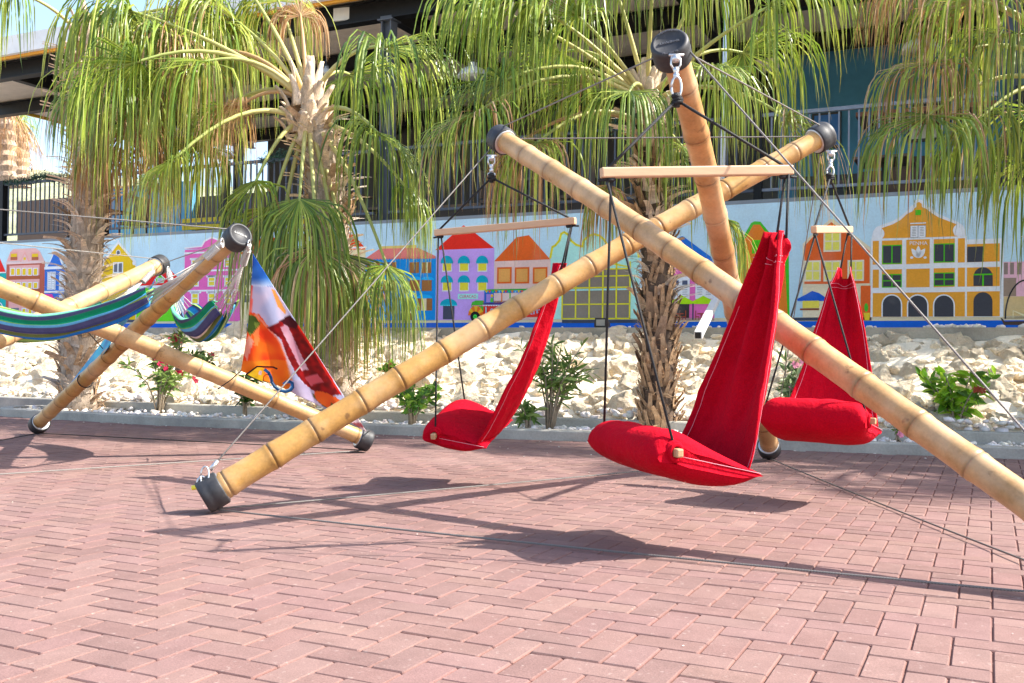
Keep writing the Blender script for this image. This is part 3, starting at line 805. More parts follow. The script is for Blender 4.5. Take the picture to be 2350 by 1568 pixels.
b = MB(); b.wbox(-3.8, 9.5, 20.1, 20.25, FL, RF - .02, lin(66, 132, 164)); b.build('back_wall', M['generic'], pav)
b = MB(); b.wbox(-13.5, -5, 19.6, 20.3, FL, FL + 1.1, (.06, .04, .03)); b.wbox(-13.6, -4.9, 19.5, 20.4, FL + 1.1, FL + 1.16, (.2, .12, .07)); b.build('bar_counter', M['generic'], pav)
b = MB(); b.wbox(-2.2, .1, 19.2, 20.0, FL, FL + 1.25, (.1, .05, .03))
for k in range(9): b.wbox(-2.2 + k * .26, -1.99 + k * .26, 18.9, 20.0, FL + 2.2, FL + 2.28, (.3, .13, .08))
b.build('tiled_counter', M['generic'], pav)
b = MB(); b.wbox(-28, -18.1, 22.2, 22.35, FL - .4, FL + 2.3, (.1, .07, .05)); b.build('parapet', M['generic'], pav)
b = MB(); b.wbox(-24.3, -20.9, 22.0, 22.15, FL + .2, FL + 2.75, lin(80, 160, 206)); b.build('blue_panel', M['generic'], pav)
b = MB(); b.wbox(-28, -24.4, 21.8, 22.0, FL, FL + 2.5, (.14, .08, .05)); b.build('bar_front', M['generic'], pav)
for u0 in (-17.4, -14.6):
    b = MB()
    for k in range(5): b.wbox(u0, u0 + 1.2, 18.0, 18.04, FL + .2 + k * .16, FL + .31 + k * .16, lin(240, 206, 30))
    b.build('yellow_louvre', M['generic'], pav)

for k in range(5):
    b = MB(); u0 = -3.4 + k * 1.75
    b.wbox(u0, u0 + 1.5, 19.9, 20.08, FL, FL + 1.35 + .25 * (k % 2), (.07, .045, .03) if k % 2 else (.05, .05, .055)); b.build('cabinet', M['generic'], pav)
    b = MB(); b.wbox(u0 + .25, u0 + .8, 20.04, 20.095, FL + 1.9, FL + 2.6, (.05, .05, .05)); b.wbox(u0 + .3, u0 + .75, 20.02, 20.039, FL + 1.95, FL + 2.55, [lin(60, 120, 190), lin(220, 220, 210), lin(150, 90, 60)][k % 3]); b.build('picture', M['generic'], pav)
# ---- railing: rails, posts, one bar after another
rail = thing('terrace_railing', 'black steel railing with upright bars along the terrace edge above the mural', 'railing', WF(-8, 14, FL))
RT = 4.2
segs = [(-24, -18.52), (-18.4, -15.6), (-15.5, -12.55), (-12.45, -9.3), (-9.02, -6.05), (-5.95, -2.97), (-2.87, .08), (.4, 3.4)]
bm_ = MB(); bm_.box((-.011, -.011, 0), (.022, 0, 0), (0, .022, 0), (0, 0, RT - FL - .23)); barm = bm_.mesh('baluster', M['greysteel']); barm2 = bm_.mesh('baluster', M['rail'])
RZ = Matrix.Rotation(-TH, 4, 'Z')
for (u0, u1) in segs:
    b = MB(); b.wbox(u0, u1, 13.97, 14.03, RT - .05, RT); b.build('top_rail', M['rail' if u0 > -3 else 'greysteel'], rail)
    b = MB(); b.wbox(u0, u1, 13.98, 14.02, FL + .13, FL + .17); b.build('bottom_rail', M['rail' if u0 > -3 else 'greysteel'], rail)
    n = int((u1 - u0) / .128)
    for k in range(1, n):
        put('baluster', barm2 if u0 > -3 else barm, rail, Matrix.Translation(WF(u0 + (u1 - u0) * k / n, 14.0, FL + .172)) @ RZ)
for u in (-18.46, -15.55, -12.5, -6.0, -2.92, .34):
    b = MB(); w = .09 if u < -15 else .055
    b.wbox(u - w, u + w, 13.94, 14.06, FL, RT + .05); b.build('post', M['black'], rail)

# ---- ceiling lamps, a loudspeaker
def lamp(x, y, Y, r, label, dome=True):
    q = P(x, y, Y)
    t = thing('pendant_lamp', label, 'lamp', q, 'pendant lamps under the terrace roof')
    b = MB(); b.tube([q + Vector((0, 0, r * .9)), (q.x, q.y, RF - .02)], .006, 6); b.build('rod', M['greysteel'], t)
    b = MB(); b.lathe((q.x, q.y, RF - .09), (0, 0, 1), [(0, .02), (.01, .05), (.085, .06)], 16); b.build('ceiling_rose', M['greysteel'], t)
    if dome:
        b = MB(); b.lathe(q, (0, 0, 1), [(0, r), (r * .12, r * .98), (r * .45, r * .8), (r * .62, r * .45), (r * .7, r * .3), (r * .95, r * .28), (r, r * .12)], 24, (.62, .63, .63)); b.build('lamp_shade', M['generic'], t, True)
        b = MB()
        for k in range(6):
            a = k * pi / 3; d = Vector((cos(a), sin(a), 0))
            b.tube([q + d * r * .34 + Vector((0, 0, r * .6)), q + d * r * .36 + Vector((0, 0, r * .95)), q + d * r * .2 + Vector((0, 0, r * 1.15))], .006, 5)
        b.build('cage', M['greysteel'], t)
    return t
lamp(1085, 178, 16.8, .26, 'white domed pendant lamp with a wire cage between the two leafy palms')
lamp(508, 362, 19.5, .24, 'small grey domed pendant lamp hanging behind the left palm fronds')
lamp(748, 170, 17.8, .14, 'pendant lamp on a long rod left of the steel column')
lamp(2112, 118, 15, .28, 'white domed pendant lamp half hidden by the drooping fronds at right')
q = P(796, 45, 17.3)
b = MB(); b.box(q + Vector((-.22, -.14, -.08)), (.42, -.12, 0), (.09, .28, 0), (0, 0, .24), (.7, .7, .68)); sp_ = b.build('loudspeaker', M['generic']); add_mod(sp_, 'BEVEL', width=.02, segments=2)
tag(sp_, 'white wedge-shaped loudspeaker fixed under the terrace ceiling beside the column', 'loudspeaker')
# pale downpipe standing in front of the railing, and the loose white pipe end on the bank
b = MB(); b.tube([P(1668, -10, 13.4), P(1656, 470, 13.4)], .035, 10, (.62, .68, .74)); tag(b.build('downpipe', M['generic'], None, True), 'thin pale blue upright pipe in front of the terrace railing behind the middle palm', 'pipe')
a_, c_ = P(1602, 770, 10.2), P(1668, 640, 13.75)
b = MB(); b.bar(a_, c_, .085, .085, (.6, .61, .62)); o = b.build('drain_pipe', M['generic']); add_mod(o, 'BEVEL', width=.012, segments=2)
tag(o, 'square white drain pipe jutting out over the rock bank below the pink painted house', 'pipe')
d = (a_ - c_).normalized(); b = MB(); b.bar(a_ + d * .002, a_ + d * .006, .062, .062, (.015, .015, .015)); b.build('pipe_mouth', M['generic'], o)
q = P(1377, 745, 10.6); 
fl_root = thing('floodlight', 'small black floodlight at the foot of the mural below the yellow grid windows', 'lamp', q)
qq = Vector(wall_uz(1377, 741, LV - .12) + (0,)); b = MB(); uu, zz = qq.x, qq.y
b.wbox(uu - .075, uu + .075, LV - .1, LV - .05, zz - .06, zz + .06, (.03, .03, .03)); b.build('housing', M['generic'], fl_root)
b = MB(); b.wbox(uu - .055, uu + .055, LV - .106, LV - .101, zz - .035, zz + .04, (.35, .35, .33)); b.build('glass', M['generic'], fl_root)
b = MB(); b.wbox(uu - .09, uu - .078, LV - .085, LV - .01, zz - .05, zz + .015, (.03, .03, .03)); b.wbox(uu + .078, uu + .09, LV - .085, LV - .01, zz - .05, zz + .015, (.03, .03, .03)); b.build('bracket', M['generic'], fl_root)

# ---- dining chairs and tables standing on the terrace
def dchair(u, v, rot, col, label):
    t = thing('dining_chair', label, 'chair', WF(u, v, FL), 'chairs on the terrace')
    Rm = Matrix.Rotation(-TH + rot, 3, 'Z'); O = WF(u, v, FL)
    def bx(n, x0, x1, y0, y1, z0, z1, c):
        b = MB(); b.box(O + Rm @ Vector((x0, y0, z0)), Rm @ Vector((x1 - x0, 0, 0)), Rm @ Vector((0, y1 - y0, 0)), (0, 0, z1 - z0), c); b.build(n, M['generic'], t)
    bx('seat', -.22, .22, -.22, .22, .43, .48, col); bx('backrest', -.21, .21, .2, .24, .52, 1.0, col)
    for sx in (-.2, .17):
        for sy in (-.2, .18): bx('leg', sx, sx + .03, sy, sy + .03, 0, .43 if sy < 0 else .52, (.03, .03, .03))
def dtable(u, v, label):
    t = thing('dining_table', label, 'table', WF(u, v, FL), 'tables on the terrace')
    b = MB(); b.wbox(u - .4, u + .4, v - .4, v + .4, FL + .72, FL + .76, (.13, .08, .05)); b.build('table_top', M['generic'], t)
    b = MB(); b.wbox(u - .04, u + .04, v - .04, v + .04, FL + .02, FL + .72, (.03, .03, .03)); b.build('leg', M['generic'], t)
    b = MB(); b.wbox(u - .25, u + .25, v - .25, v + .25, FL, FL + .02, (.03, .03, .03)); b.build('base', M['generic'], t)
dt = [(-17, 15.3, 'at the far left'), (-10.9, 15.4, 'behind the shaggy palm'), (-7, 15.4, 'right of the steel column'), (-1.4, 15.6, 'in front of the blue terrace wall')]
for u, v, w in dt:
    dtable(u, v, 'dark square dining table on the terrace ' + w)
    for du, rot, s in ((-.75, pi / 2, 'left'), (.75, -pi / 2, 'right')):
        dchair(u + du, v + .1, rot, (.12, .075, .05) if u != -17 else (.16, .09, .06), 'brown dining chair %s of the table %s' % (s, w))
# ---- fir garlands on the rail
def garland(u0, u1, seed, label):
    r = random.Random(seed); b = MB(); t = thing('garland', label, 'garland', WF((u0 + u1) / 2, 14, RT), 'fir garlands on the terrace rail')
    s = MB(); s.tube([WF(lerp(u0, u1, k / 12), 13.99, RT + .03 + .04 * sin(lerp(u0, u1, k / 12) * 5)) for k in range(13)], .02, 6, lin(50, 60, 40)); s.build('stem', M['generic'], t, True)
    for _ in range(int((u1 - u0) * 700)):
        u = r.uniform(u0, u1); z = RT + .03 + .04 * sin(u * 5) + r.gauss(0, .045); p0 = WF(u, 13.99 + r.gauss(0, .06), z)
        d = Vector((r.gauss(0, 1), r.gauss(0, 1), r.gauss(0, .8))).normalized() * r.uniform(.04, .09); s = d.cross(Vector((r.random(), r.random(), r.random()))).normalized() * .006
        b.poly([p0 - s, p0 + d * .5 - s * 1.3, p0 + d, p0 + d * .5 + s * 1.3, p0 + s], mulc(lin(52, 84, 66), r.uniform(.6, 1.5)))
    stuff(b.build('sprays', M['shrub'], t))
garland(-18.3, -15.9, 1, 'dark green fir garland on the rail beside the leftmost post')
garland(-11.7, -10.9, 2, 'dark green fir garland on the rail beside the shaggy palm crown')
garland(-5.8, -5.0, 3, 'dark green fir garland on the rail left of the middle palm')

# ================================================================ far hill and sky edge
b = MB(); nx, ny = 60, 14; ids = []
for i in range(nx + 1):
    row = []
    for j in range(ny + 1):
        x = -210 + 330 * i / nx; y = 90 + 110 * j / ny
        t = j / ny; hz = (31 + 5 * noise.noise((x * .03, 1, 0)) + 2 * noise.noise((x * .12, y * .1, 0))) * sin(pi / 2 * min(1, t * 1.15)) * (1 if x < -20 else max(.45, 1 - (x + 20) / 140))
        k = .85 + .5 * noise.noise((x * .2, y * .2, 5)); row.append(b.vert((x, y, hz), mulc(lin(176, 178, 140), max(.5, k))))
    ids.append(row)
for i in range(nx):
    for j in range(ny): b.f.append([ids[i][j], ids[i + 1][j], ids[i + 1][j + 1], ids[i][j + 1]])
structure(b.build('hill', M['hill'], None, True))
# ================================================================ bamboo stands
BAM = {'a': lin(184, 144, 94), 'b': lin(186, 142, 78), 'c': lin(184, 136, 86)}
def bamboo(p0, p1, r0, r1, seed, parent, base, inter=.26, bow=.03):
    rr = random.Random(seed); p0, p1 = Vector(p0), Vector(p1)
    ax = (p1 - p0); Ln = ax.length; ax.normalize()
    side = ax.cross(Vector((0, 0, 1))).normalized(); upv = side.cross(ax)
    pr = []; t = .12; nodes = []
    while t < Ln - .1:
        nodes.append(t); t += inter * rr.uniform(.85, 1.2)
    nodes = [x for x in nodes]
    last = 0
    pr.append((0, 1, 1))
    for nd in nodes + [None]:
        tint = rr.uniform(.9, 1.08)
        end = (nd if nd is not None else Ln)
        pr.append((lerp(last, end, .3) if last else .02, .99, tint)); pr.append((lerp(last, end, .7), .99, tint * rr.uniform(.95, 1.03)))
        if nd is None: pr.append((Ln, 1, tint)); break
        a = rr.uniform(.4, .95)
        for off, k, c in ((-.04, .995, tint), (-.018, 1.03, .93 * tint), (-.007, 1.065, .75), (-.002, 1.03, .42 * a + .28), (.002, .985, .3 * a + .26), (.006, 1.05, .6), (.015, 1.065, .8), (.035, 1.02, .92), (.06, 1, 1.02 * tint)):
            pr.append((nd + off, k, c))
        last = nd
    pr.sort(key=lambda q: q[0])
    cs, fr, ra, co = [], [], [], []
    for (s, k, c) in pr:
        f = s / Ln
        cs.append(p0 + ax * s + upv * (bow * sin(pi * f)) + side * (bow * .6 * sin(2 * pi * f + seed)) ); fr.append((side, upv))
        ra.append(lerp(r0, r1, f) * k); cc = min(1.15, c)
        co.append((base[0] * cc, base[1] * cc ** 1.15, base[2] * cc ** 1.35))
    b = MB(); b.rings(cs, fr, ra, 28, co)
    return b.build('bamboo_pole', M['bamboo'], parent, True)
def cap(end, axis, parent, pole, r=.086):
    b = MB(); s = r / .086
    b.lathe(end, axis, [(-.105, r * .84), (-.107, r * .97), (-.1, r * 1.0), (-.055, r * 1.01), (-.05, r * .985), (-.03, r * 1.0), (-.012, r * .985), (-.003, r * .93), (0, r * .84), (0, r * .78), (-.005, r * .75), (-.005, r * .02)], 36)
    o = b.build('end_cap', M['rubber'], pole, True)
    b = MB(); b.lathe(end, axis, [(-.112, r * .8), (-.112, r * .88), (-.106, r * .9), (-.106, r * .8)], 28); b.build('rim_band', M['steel'], pole, True)
    return o
def foot_pole(contact, top, r=.086):
    c = Vector(contact); t = Vector(top)
    for _ in range(3):
        d = (c - t).normalized(); h = Vector((d.x, d.y, 0)); hl = h.length; h.normalize()
        c = Vector(contact) + h * (r * -d.z) + Vector((0, 0, r * hl))
    return c
def cable(pts, r, parent, name='tension_cable', mat='cable', sag=0):
    pts = [Vector(p) for p in pts]
    if len(pts) == 2:
        a, c = pts; pts = [a.lerp(c, k / 14) - Vector((0, 0, sag * 4 * (k / 14) * (1 - k / 14))) for k in range(15)]
    b = MB(); b.tube(pts, r, 7); return b.build(name, M[mat], parent, True)

SA, SB, SC = G(485, 1178), G(1765, 1058), G(2598, 1395)
def at_h(x, y, z): return G(x, y, z)
T1, T2, T3 = G(1150, 320, 2.147), G(1885, 315, 2.147), G(1540, 115, 2.147)
stand = thing('swing_stand', 'large tripod of three crossed bamboo poles tied by steel cables, carrying the red hanging chairs', 'stand', (.7, 5.3, 0))
def make_pole(foot, top, r0, r1, seed, parent, base, inter, capr=.086):
    f = foot_pole(foot, top, capr); d = (Vector(top) - f).normalized(); e = Vector(top) + d * .05
    pole = bamboo(f + d * .012, e - d * .012, r0, r1, seed, parent, base, inter)
    cap(e, d, parent, pole, capr); cap(f, -d, parent, pole, capr)
    return f, e, d
f1, e1, d1 = make_pole(SC, T1, .058, .063, 3, stand, BAM['a'], .268)
f2, e2, d2 = make_pole(SA, T2, .067, .058, 7, stand, BAM['b'], .262)
f3, e3, d3 = make_pole(SB, T3, .066, .06, 12, stand, BAM['c'], .31)
CR_ = .0042
for a, c in ((e1 - d1 * .04, e2 - d2 * .04), (e1 - d1 * .04 + Vector((0, 0, .07)), e3 - d3 * .05), (e3 - d3 * .05 + Vector((.05, 0, .0)), e2 - d2 * .04 + Vector((0, 0, .06)))): cable((a, c), CR_, stand)
for a, c in ((SA, SB), (SA, SC), (SB, SC)): cable((a + Vector((0, 0, .02)), c + Vector((0, 0, .02))), CR_ * 1.05, stand, sag=.008)
cable((e3 - d3 * .06 + Vector((.07, -.03, 0)), f1 + Vector((-.02, 0, .08))), CR_, stand)
cable((e2 - d2 * .05 + Vector((0, 0, -.07)), f3 + Vector((.03, 0, .09))), CR_ * .8, stand)
shk = G(468, 1100, .215)
shk = P(470, 1098, f2.y)
lowend = P(484, 1076, f2.y)
cable((e1 - d1 * .05 + Vector((-.04, 0, -.03)), lowend), CR_, stand)
def ringpts(c, ax, r, r2=None, n=16, up=Vector((0, 0, 1))):
    ax = Vector(ax).normalized(); s = ax.cross(up)
    if s.length < .01: s = Vector((1, 0, 0))
    s.normalize(); t = s.cross(ax); r2 = r2 or r
    return [Vector(c) + s * cos(2 * pi * k / n) * r + t * sin(2 * pi * k / n) * r2 for k in range(n + 1)]
dl = (lowend - (e1 - d1 * .05)).normalized()
b = MB(); b.tube([lowend - dl * .05, lowend + dl * .005], .011, 10); b.build('ferrule', M['steel'], stand, True)
b = MB(); b.tube(ringpts(lowend + dl * .045, Vector((0, -1, .2)), .02, .045), .0045, 6); b.build('thimble', M['steel'], stand, True)
b = MB(); b.tube(ringpts(shk + Vector((-.01, -.01, -.03)), Vector((.5, -1, .1)), .024, .04), .006, 6); b.build('shackle', M['steel'], stand, True)
b = MB(); b.tube([shk + Vector((-.055, -.02, -.045)), shk + Vector((.03, -.02, -.03))], [.012, .008], 8, (.9, .75, .05)); b.build('shackle_pin', M['generic'], stand, True)
# embossed lettering on the upper cap facing the camera
def cap_text(s, end, axis, size, drop, parent, name='lettering', mat=None, arc=None):
    cu = bpy.data.curves.new('t', 'FONT'); cu.body = s; cu.size = size; cu.extrude = .0012; cu.align_x = 'CENTER'; cu.align_y = 'CENTER'
    t = bpy.data.objects.new('tmp', cu); COL.objects.link(t)
    me = bpy.data.meshes.new_from_object(t.evaluated_get(bpy.context.evaluated_depsgraph_get())); bpy.data.objects.remove(t)
    z = Vector(axis).normalized(); x = (Vector((1, 0, 0)) - z * z.x).normalized(); y = z.cross(x)
    b = MB()
    for v in me.vertices:
        px, py = v.co.x, v.co.y + drop
        if arc:
            a = px / arc; rr = arc - v.co.y if arc > 0 else -arc + v.co.y
            px, py = rr * sin(abs(a)) * (1 if a > 0 else -1), (-rr * cos(a)) if arc > 0 else rr * cos(a)
            if arc < 0: px = rr * sin(-a)
        b.vert(Vector(end) + x * px + y * py + z * (v.co.z - .0035 if not arc else v.co.z + .0008), (1, 1, 1))
    for q in me.polygons: b.f.append(list(q.vertices))
    bpy.data.meshes.remove(me)
    return b.build(name, M['emboss'], parent)
cap_text('iLittleBirds', e3, d3, .021, 0, stand)
cap_text('Max. 500 kg', e3, d3, .014, 0, stand, arc=.0725)
cap_text('tropical hangouts', e3, d3, .013, 0, stand, arc=-.07)

# ---- second, lower stand with the striped hammocks
H1, H3, H2 = G(88, 998), G(840, 1038), G(-614, 1135)
S1, S2 = G(545, 545, 1.555), G(365, 608, 1.555)
S3 = Vector((-4.33, 6.5, 1.555))
stand2 = thing('hammock_stand', 'lower tripod of three crossed spotted bamboo poles at the left, carrying the striped hammocks', 'stand', (-2.9, 7.5, 0))
g1, k1, c1 = make_pole(H1, S1, .06, .06, 21, stand2, mulc(BAM['b'], .95), .25, .088)
g2, k2, c2 = make_pole(H2, S2, .064, .066, 22, stand2, lin(194, 160, 110), .33, .088)
g3, k3, c3 = make_pole(H3, S3, .058, .07, 23, stand2, lin(192, 152, 98), .3, .088)
for a, c in ((k1 - c1 * .05, k2 - c2 * .05), (k2 - c2 * .05 + Vector((0, 0, .05)), k3), (k1 - c1 * .05 + Vector((0, 0, .05)), k3 + Vector((0, 0, .2)))): cable((a, c), CR_, stand2, 'tension_rope', 'strand')
for a, c in ((H1, H3), (H1, H2), (H2, H3)): cable((a + Vector((0, 0, .015)), c + Vector((0, 0, .015))), CR_, stand2, 'tension_rope', 'strand' if c == H3 and a == H2 else 'cord')
cap_text('iLittleBirds', k1, c1, .021, 0, stand2)
q = k1 - c1 * 2.35
b = MB(); b.tube(ringpts(g1.lerp(k1, .3), c1, .063, .063, 20), .005, 6); b.build('lashing', M['cord'], stand2, True)

# ================================================================ hanging chairs
def rope(parent, pts, r=.0055, name='rope', mat='cord'):
    b = MB(); b.tube([Vector(p) for p in pts], r, 7); return b.build(name, M[mat], parent, True)
def hanging_chair(label, top, knot, bf, bb, near, far, pdir, seat_d, seat_drop, back_top, seed, flip=1, bulge=.07, hp=.92, sl=.9, ts=1.0, bs=.78):
    """top: fixing under the pole cap; knot; bf/bb front and back ends of the cross bar; near/far ends of the front seat bar"""
    rr = random.Random(seed)
    near, far, bf, bb, knot, top, back_top = map(Vector, (near, far, bf, bb, knot, top, back_top))
    cen = (near + far) / 2; bd = (far - near); W = bd.length; bd.normalize(); hw = W / 2
    pd = Vector((pdir[0], pdir[1], 0)).normalized(); Z = Vector((0, 0, 1))
    t = thing('hanging_chair', label, 'chair', (cen.x, cen.y, 0), 'red hanging chairs on the bamboo tripod')
    # fittings
    L0 = (top - knot).length; dn = (knot - top).normalized()
    b = MB()
    b.lathe(top, dn, [(-.012, .012), (0, .018), (.014, .018), (.02, .01)], 14)
    for s in (-1, 1): b.tube([top + Vector((.018 * s, 0, .015)), top + Vector((.02 * s, 0, -.03)), top + Vector((.008 * s, 0, -.052))], .005, 7)
    b.tube([top + Vector((-.03, 0, .012)), top + Vector((.034, 0, .012))], .006, 8)
    b.lathe(top + dn * .05, dn, [(0, .007), (.004, .013), (.02, .013), (.024, .008), (.03, .008), (.034, .013), (.05, .013), (.054, .006)], 12)
    b.build('swivel', M['steel'], t, True)
    c0 = top + dn * (.105 + (L0 - .105) * .42)
    b = MB(); b.tube(ringpts(c0, Vector((0, -1, 0)), .021, (L0 - .12) * .5), .0055, 7); b.build('carabiner', M['steel'], t, True)
    b = MB()
    for k in range(3): b.tube(ringpts(knot + Vector((rr.gauss(0, .003), 0, -.012 + .012 * k)), Vector((.3 * (k - 1), .1, 1)), .017, .017, 12, Vector((1, 0, 0))), .0085, 6)
    b.tube([knot + Vector((0, 0, .03)), knot + Vector((0, 0, -.03))], .014, 8); b.build('knot', M['cord'], t, True)
    rope(t, [knot, bf + Vector((0, 0, .012))], .0065); rope(t, [knot, bb + Vector((0, 0, .012))], .0065)
    # cross bar, slightly rounded beech
    ad = (bb - bf).normalized()
    b = MB(); b.bar(bf - ad * .025, bb + ad * .025, .034, .042); cbar = b.build('crossbar', M['wood'], t); add_mod(cbar, 'BEVEL', width=.006, segments=2)
    for e in (bf, bb):
        b = MB(); dd = ad * (1 if e is bf else -1)
        b.lathe(e + Vector((0, 0, -.026)), dd, [(0, .007), (.008, .012), (.03, .012), (.036, .006)], 10)
        b.tube([e + Vector((0, 0, .024)), e + Vector((0, 0, -.034))], .008, 7); b.tube([e + Vector((0, 0, -.026)), e - dd * .04 + Vector((.005, 0, -.03))], .006, 7)
        b.build('stopper_knot', M['cord'], t, True)
    # front ropes down to the seat bar
    rope(t, [bf + Vector((0, 0, -.02)), near + Vector((0, 0, .015))]); rope(t, [bf + ad * .02 + Vector((0, 0, -.02)), far + Vector((0, 0, .015))])
    # seat bar
    b = MB(); b.bar(near - bd * .045, far + bd * .045, .03, .034, (.85, .8, .72)); sb = b.build('seat_bar', M['wood'], t); add_mod(sb, 'BEVEL', width=.006, segments=2)
    # seat cushion
    prof = []
    D = seat_d
    topc = [(-.085, -.05), (-.1, .0), (-.085, .05), (-.045, .08), (.03, .085), (.1, .066), (.2, .02), (.32, -.03), (.42, -.075), (.5, -.105)]
    botc = [(.5, -.115), (.46, -.155), (.38, -.185), (.28, -.195), (.18, -.18), (.08, -.155), (0, -.13), (-.05, -.1)]
    k_ = D / .5
    cols = 30; b = MB(); rows = []
    npr = len(topc) + len(botc)
    for i in range(cols + 1):
        q = sin((-1 + 2 * i / cols) * pi / 2); a = abs(q)
        th = max(.34, (1 - min(1, a) ** 9) ** .42); wid = hw * (q * .97 + .05 * q ** 5)
        row = []
        for m_, (px, pz) in enumerate(topc + botc):
            pz = -.21 * max(0, px) * sl + (pz + .21 * max(0, px)) * (ts if m_ < len(topc) else bs)
            mid = -.02 - .19 * max(0, px) * sl
            z = mid + (pz - mid) * th
            pxx = px if px > 0 else px * (.7 + .3 * th)
            wr = .008 * noise.noise((q * 3 + seed, px * 5, pz * 5)) + .004 * noise.noise((q * 11 + seed, px * 12, pz * 12)) + .006 * (a ** 5) * sin(px * 30 + seed)
            row.append(b.vert(cen + bd * wid + pd * (pxx * (k_ if px > 0 else 1)) + Z * (z * (1 if px < .2 else seat_drop / .11 if False else 1) + wr)))
        rows.append(row)
    for i in range(cols):
        for m_ in range(npr):
            n_ = (m_ + 1) % npr
            b.f.append([rows[i][m_], rows[i + 1][m_], rows[i + 1][n_], rows[i][n_]])
    b.f.append(rows[0][::-1]); b.f.append(rows[-1])
    seat = b.build('seat_cushion', M['red'], t, True); add_mod(seat, 'SUBSURF', levels=1, render_levels=1)
    # tucked sleeves where the bar comes out
    for s, e in ((-1, near), (1, far)):
        b = MB(); b.tube(ringpts(e + bd * s * -.004, bd, .03, .034, 16), .014, 8); b.tube(ringpts(e + bd * s * .012, bd, .026, .03, 16), .009, 8)
        b.build('sleeve', M['red'], seat, True)
    # side seams
    for q in (-1, 1):
        pts = [cen + bd * hw * q * 1.022 + pd * (px * k_) + Z * (-.012 - .19 * px * sl) for px in (.03, .1, .2, .3, .4, .48)]
        b = MB(); b.tube([p + bd * q * .006 for p in pts], .0013, 5); b.build('stitching', M['thread'], seat, True)
    # backrest: a sheet gathered at the top into two loops
    bot = cen + pd * (D * .985) + Z * (-.105 * sl)
    NS_, NT = 40, 44; b = MB(); ids = []; edgeL, edgeR, hem1, hem2 = [], [], [], []
    for i in range(NS_ + 1):
        s = i / NS_
        c = bot.lerp(back_top, s) + pd * (bulge * sin(pi * s ** .7)) - Z * (.02 * sin(pi * s))
        h = lerp(hw * 1.0, .05, s ** hp) + .018 * sin(pi * s)
        row = []
        for j in range(NT + 1):
            q = -1 + 2 * j / NT
            amp = .045 * min(1, s * 2.2) * (1 - .35 * s)
            fold = amp * (.55 * cos(3.3 * pi * q * .5 + .6 * flip) + .6 * cos(5 * pi * q * .5 + seed) * s + .25 * sin(9 * q + seed * 2))
            wrap = -.07 * (abs(q) ** 3) * (1 - s) - .05 * max(0, abs(q) - .72) / .28 * min(1, s * 3)
            lat = h * q * (1 + .0 * s)
            gath = .0
            if s > .9:
                g = (s - .9) / .1; ctr = .034 * (1 if q > 0 else -1); lat = lerp(lat, ctr + (lat - ctr) * .45, g); 
                gath = -.05 * g * (1 - abs(abs(q) - .5) * 2) * 0
            zz = -.05 * ((1 - abs(q - .5 * (1 if q > 0 else -1)) * 2)) * 0
            dip = -.07 * max(0, (s - .86) / .14) * (abs(cos(pi * q)) ** 2 if abs(q) < .5 else 0)
            p = c + bd * lat + pd * (fold + wrap) + Z * dip + Vector((noise.noise((s * 4, q * 3, seed)), noise.noise((s * 4, q * 3, seed + 9)), 0)) * .01 + pd * (.007 * noise.noise((s * 3, q * 9, seed + 4)) + .004 * noise.noise((s * 14, q * 7, seed + 5)))
            row.append(b.vert(p))
            if j == 2: edgeL.append(p - pd * .005)
            if j == NT - 2: edgeR.append(p - pd * .005)
            if i == NS_ - 4: hem1.append(p - pd * .007)
            if i == NS_ - 5: hem2.append(p - pd * .007)
        ids.append(row)
    for i in range(NS_):
        for j in range(NT): b.f.append([ids[i][j], ids[i][j + 1], ids[i + 1][j + 1], ids[i + 1][j]])
    back = b.build('backrest', M['red'], t, True); add_mod(back, 'SOLIDIFY', thickness=.006, offset=0)
    for pts in (edgeL, edgeR, hem1, hem2):
        b = MB(); b.tube(pts, .0013, 5); b.build('stitching', M['thread'], back, True)
        b = MB(); b.tube([p + pd * .011 for p in pts], .0013, 5); b.build('stitching', M['thread'], back, True)
    for s in (-1, 1):
        rope(t, [back_top + bd * .034 * s + Vector((0, 0, -.03)), bb + bd * .012 * s + Vector((0, 0, -.02))])
    return t
ch_top = lambda e, d: e - d * .055 + Vector((0, 0, -.085))
# nearest chair, under the highest pole end
kn3 = P(1553, 230, 4.2)
hanging_chair('nearest red hanging chair, seen from the side, under the highest black pole cap', P(1551, 133, 4.27), kn3,
              P(1392, 397, 3.98), P(1806, 391, 4.2), P(1548, 1038, 3.85), P(1386, 1003, 4.42), (.925, .38), .41, .11, P(1793, 532, 4.17), 1, 1, .04)
hanging_chair('left red hanging chair with its seat facing left, in front of the purple painted house', P(1128, 362, 6.1), P(1128, 408, 6.05),
              P(1006, 534, 6.25), P(1312, 508, 5.82), P(999, 998, 5.9), P(1068, 938, 6.4), (.96, -.28), .32, .11, P(1291, 606, 5.8), 2, -1, .05, 1.9, .5, 1.0, .62)
hanging_chair('right red hanging chair facing the camera behind the long bamboo pole', P(1907, 352, 5.98), P(1905, 408, 5.9),
              P(1870, 527, 5.45), P(1950, 527, 6.25), P(1990, 966, 5.2), P(1752, 952, 5.5), (.5, .866), .4, .11, P(1940, 615, 6.2), 3, 1, .07, .92, .65, 1.2, .85)
# maker's tag on the left chair
tg = P(1103, 1003, 6.1)
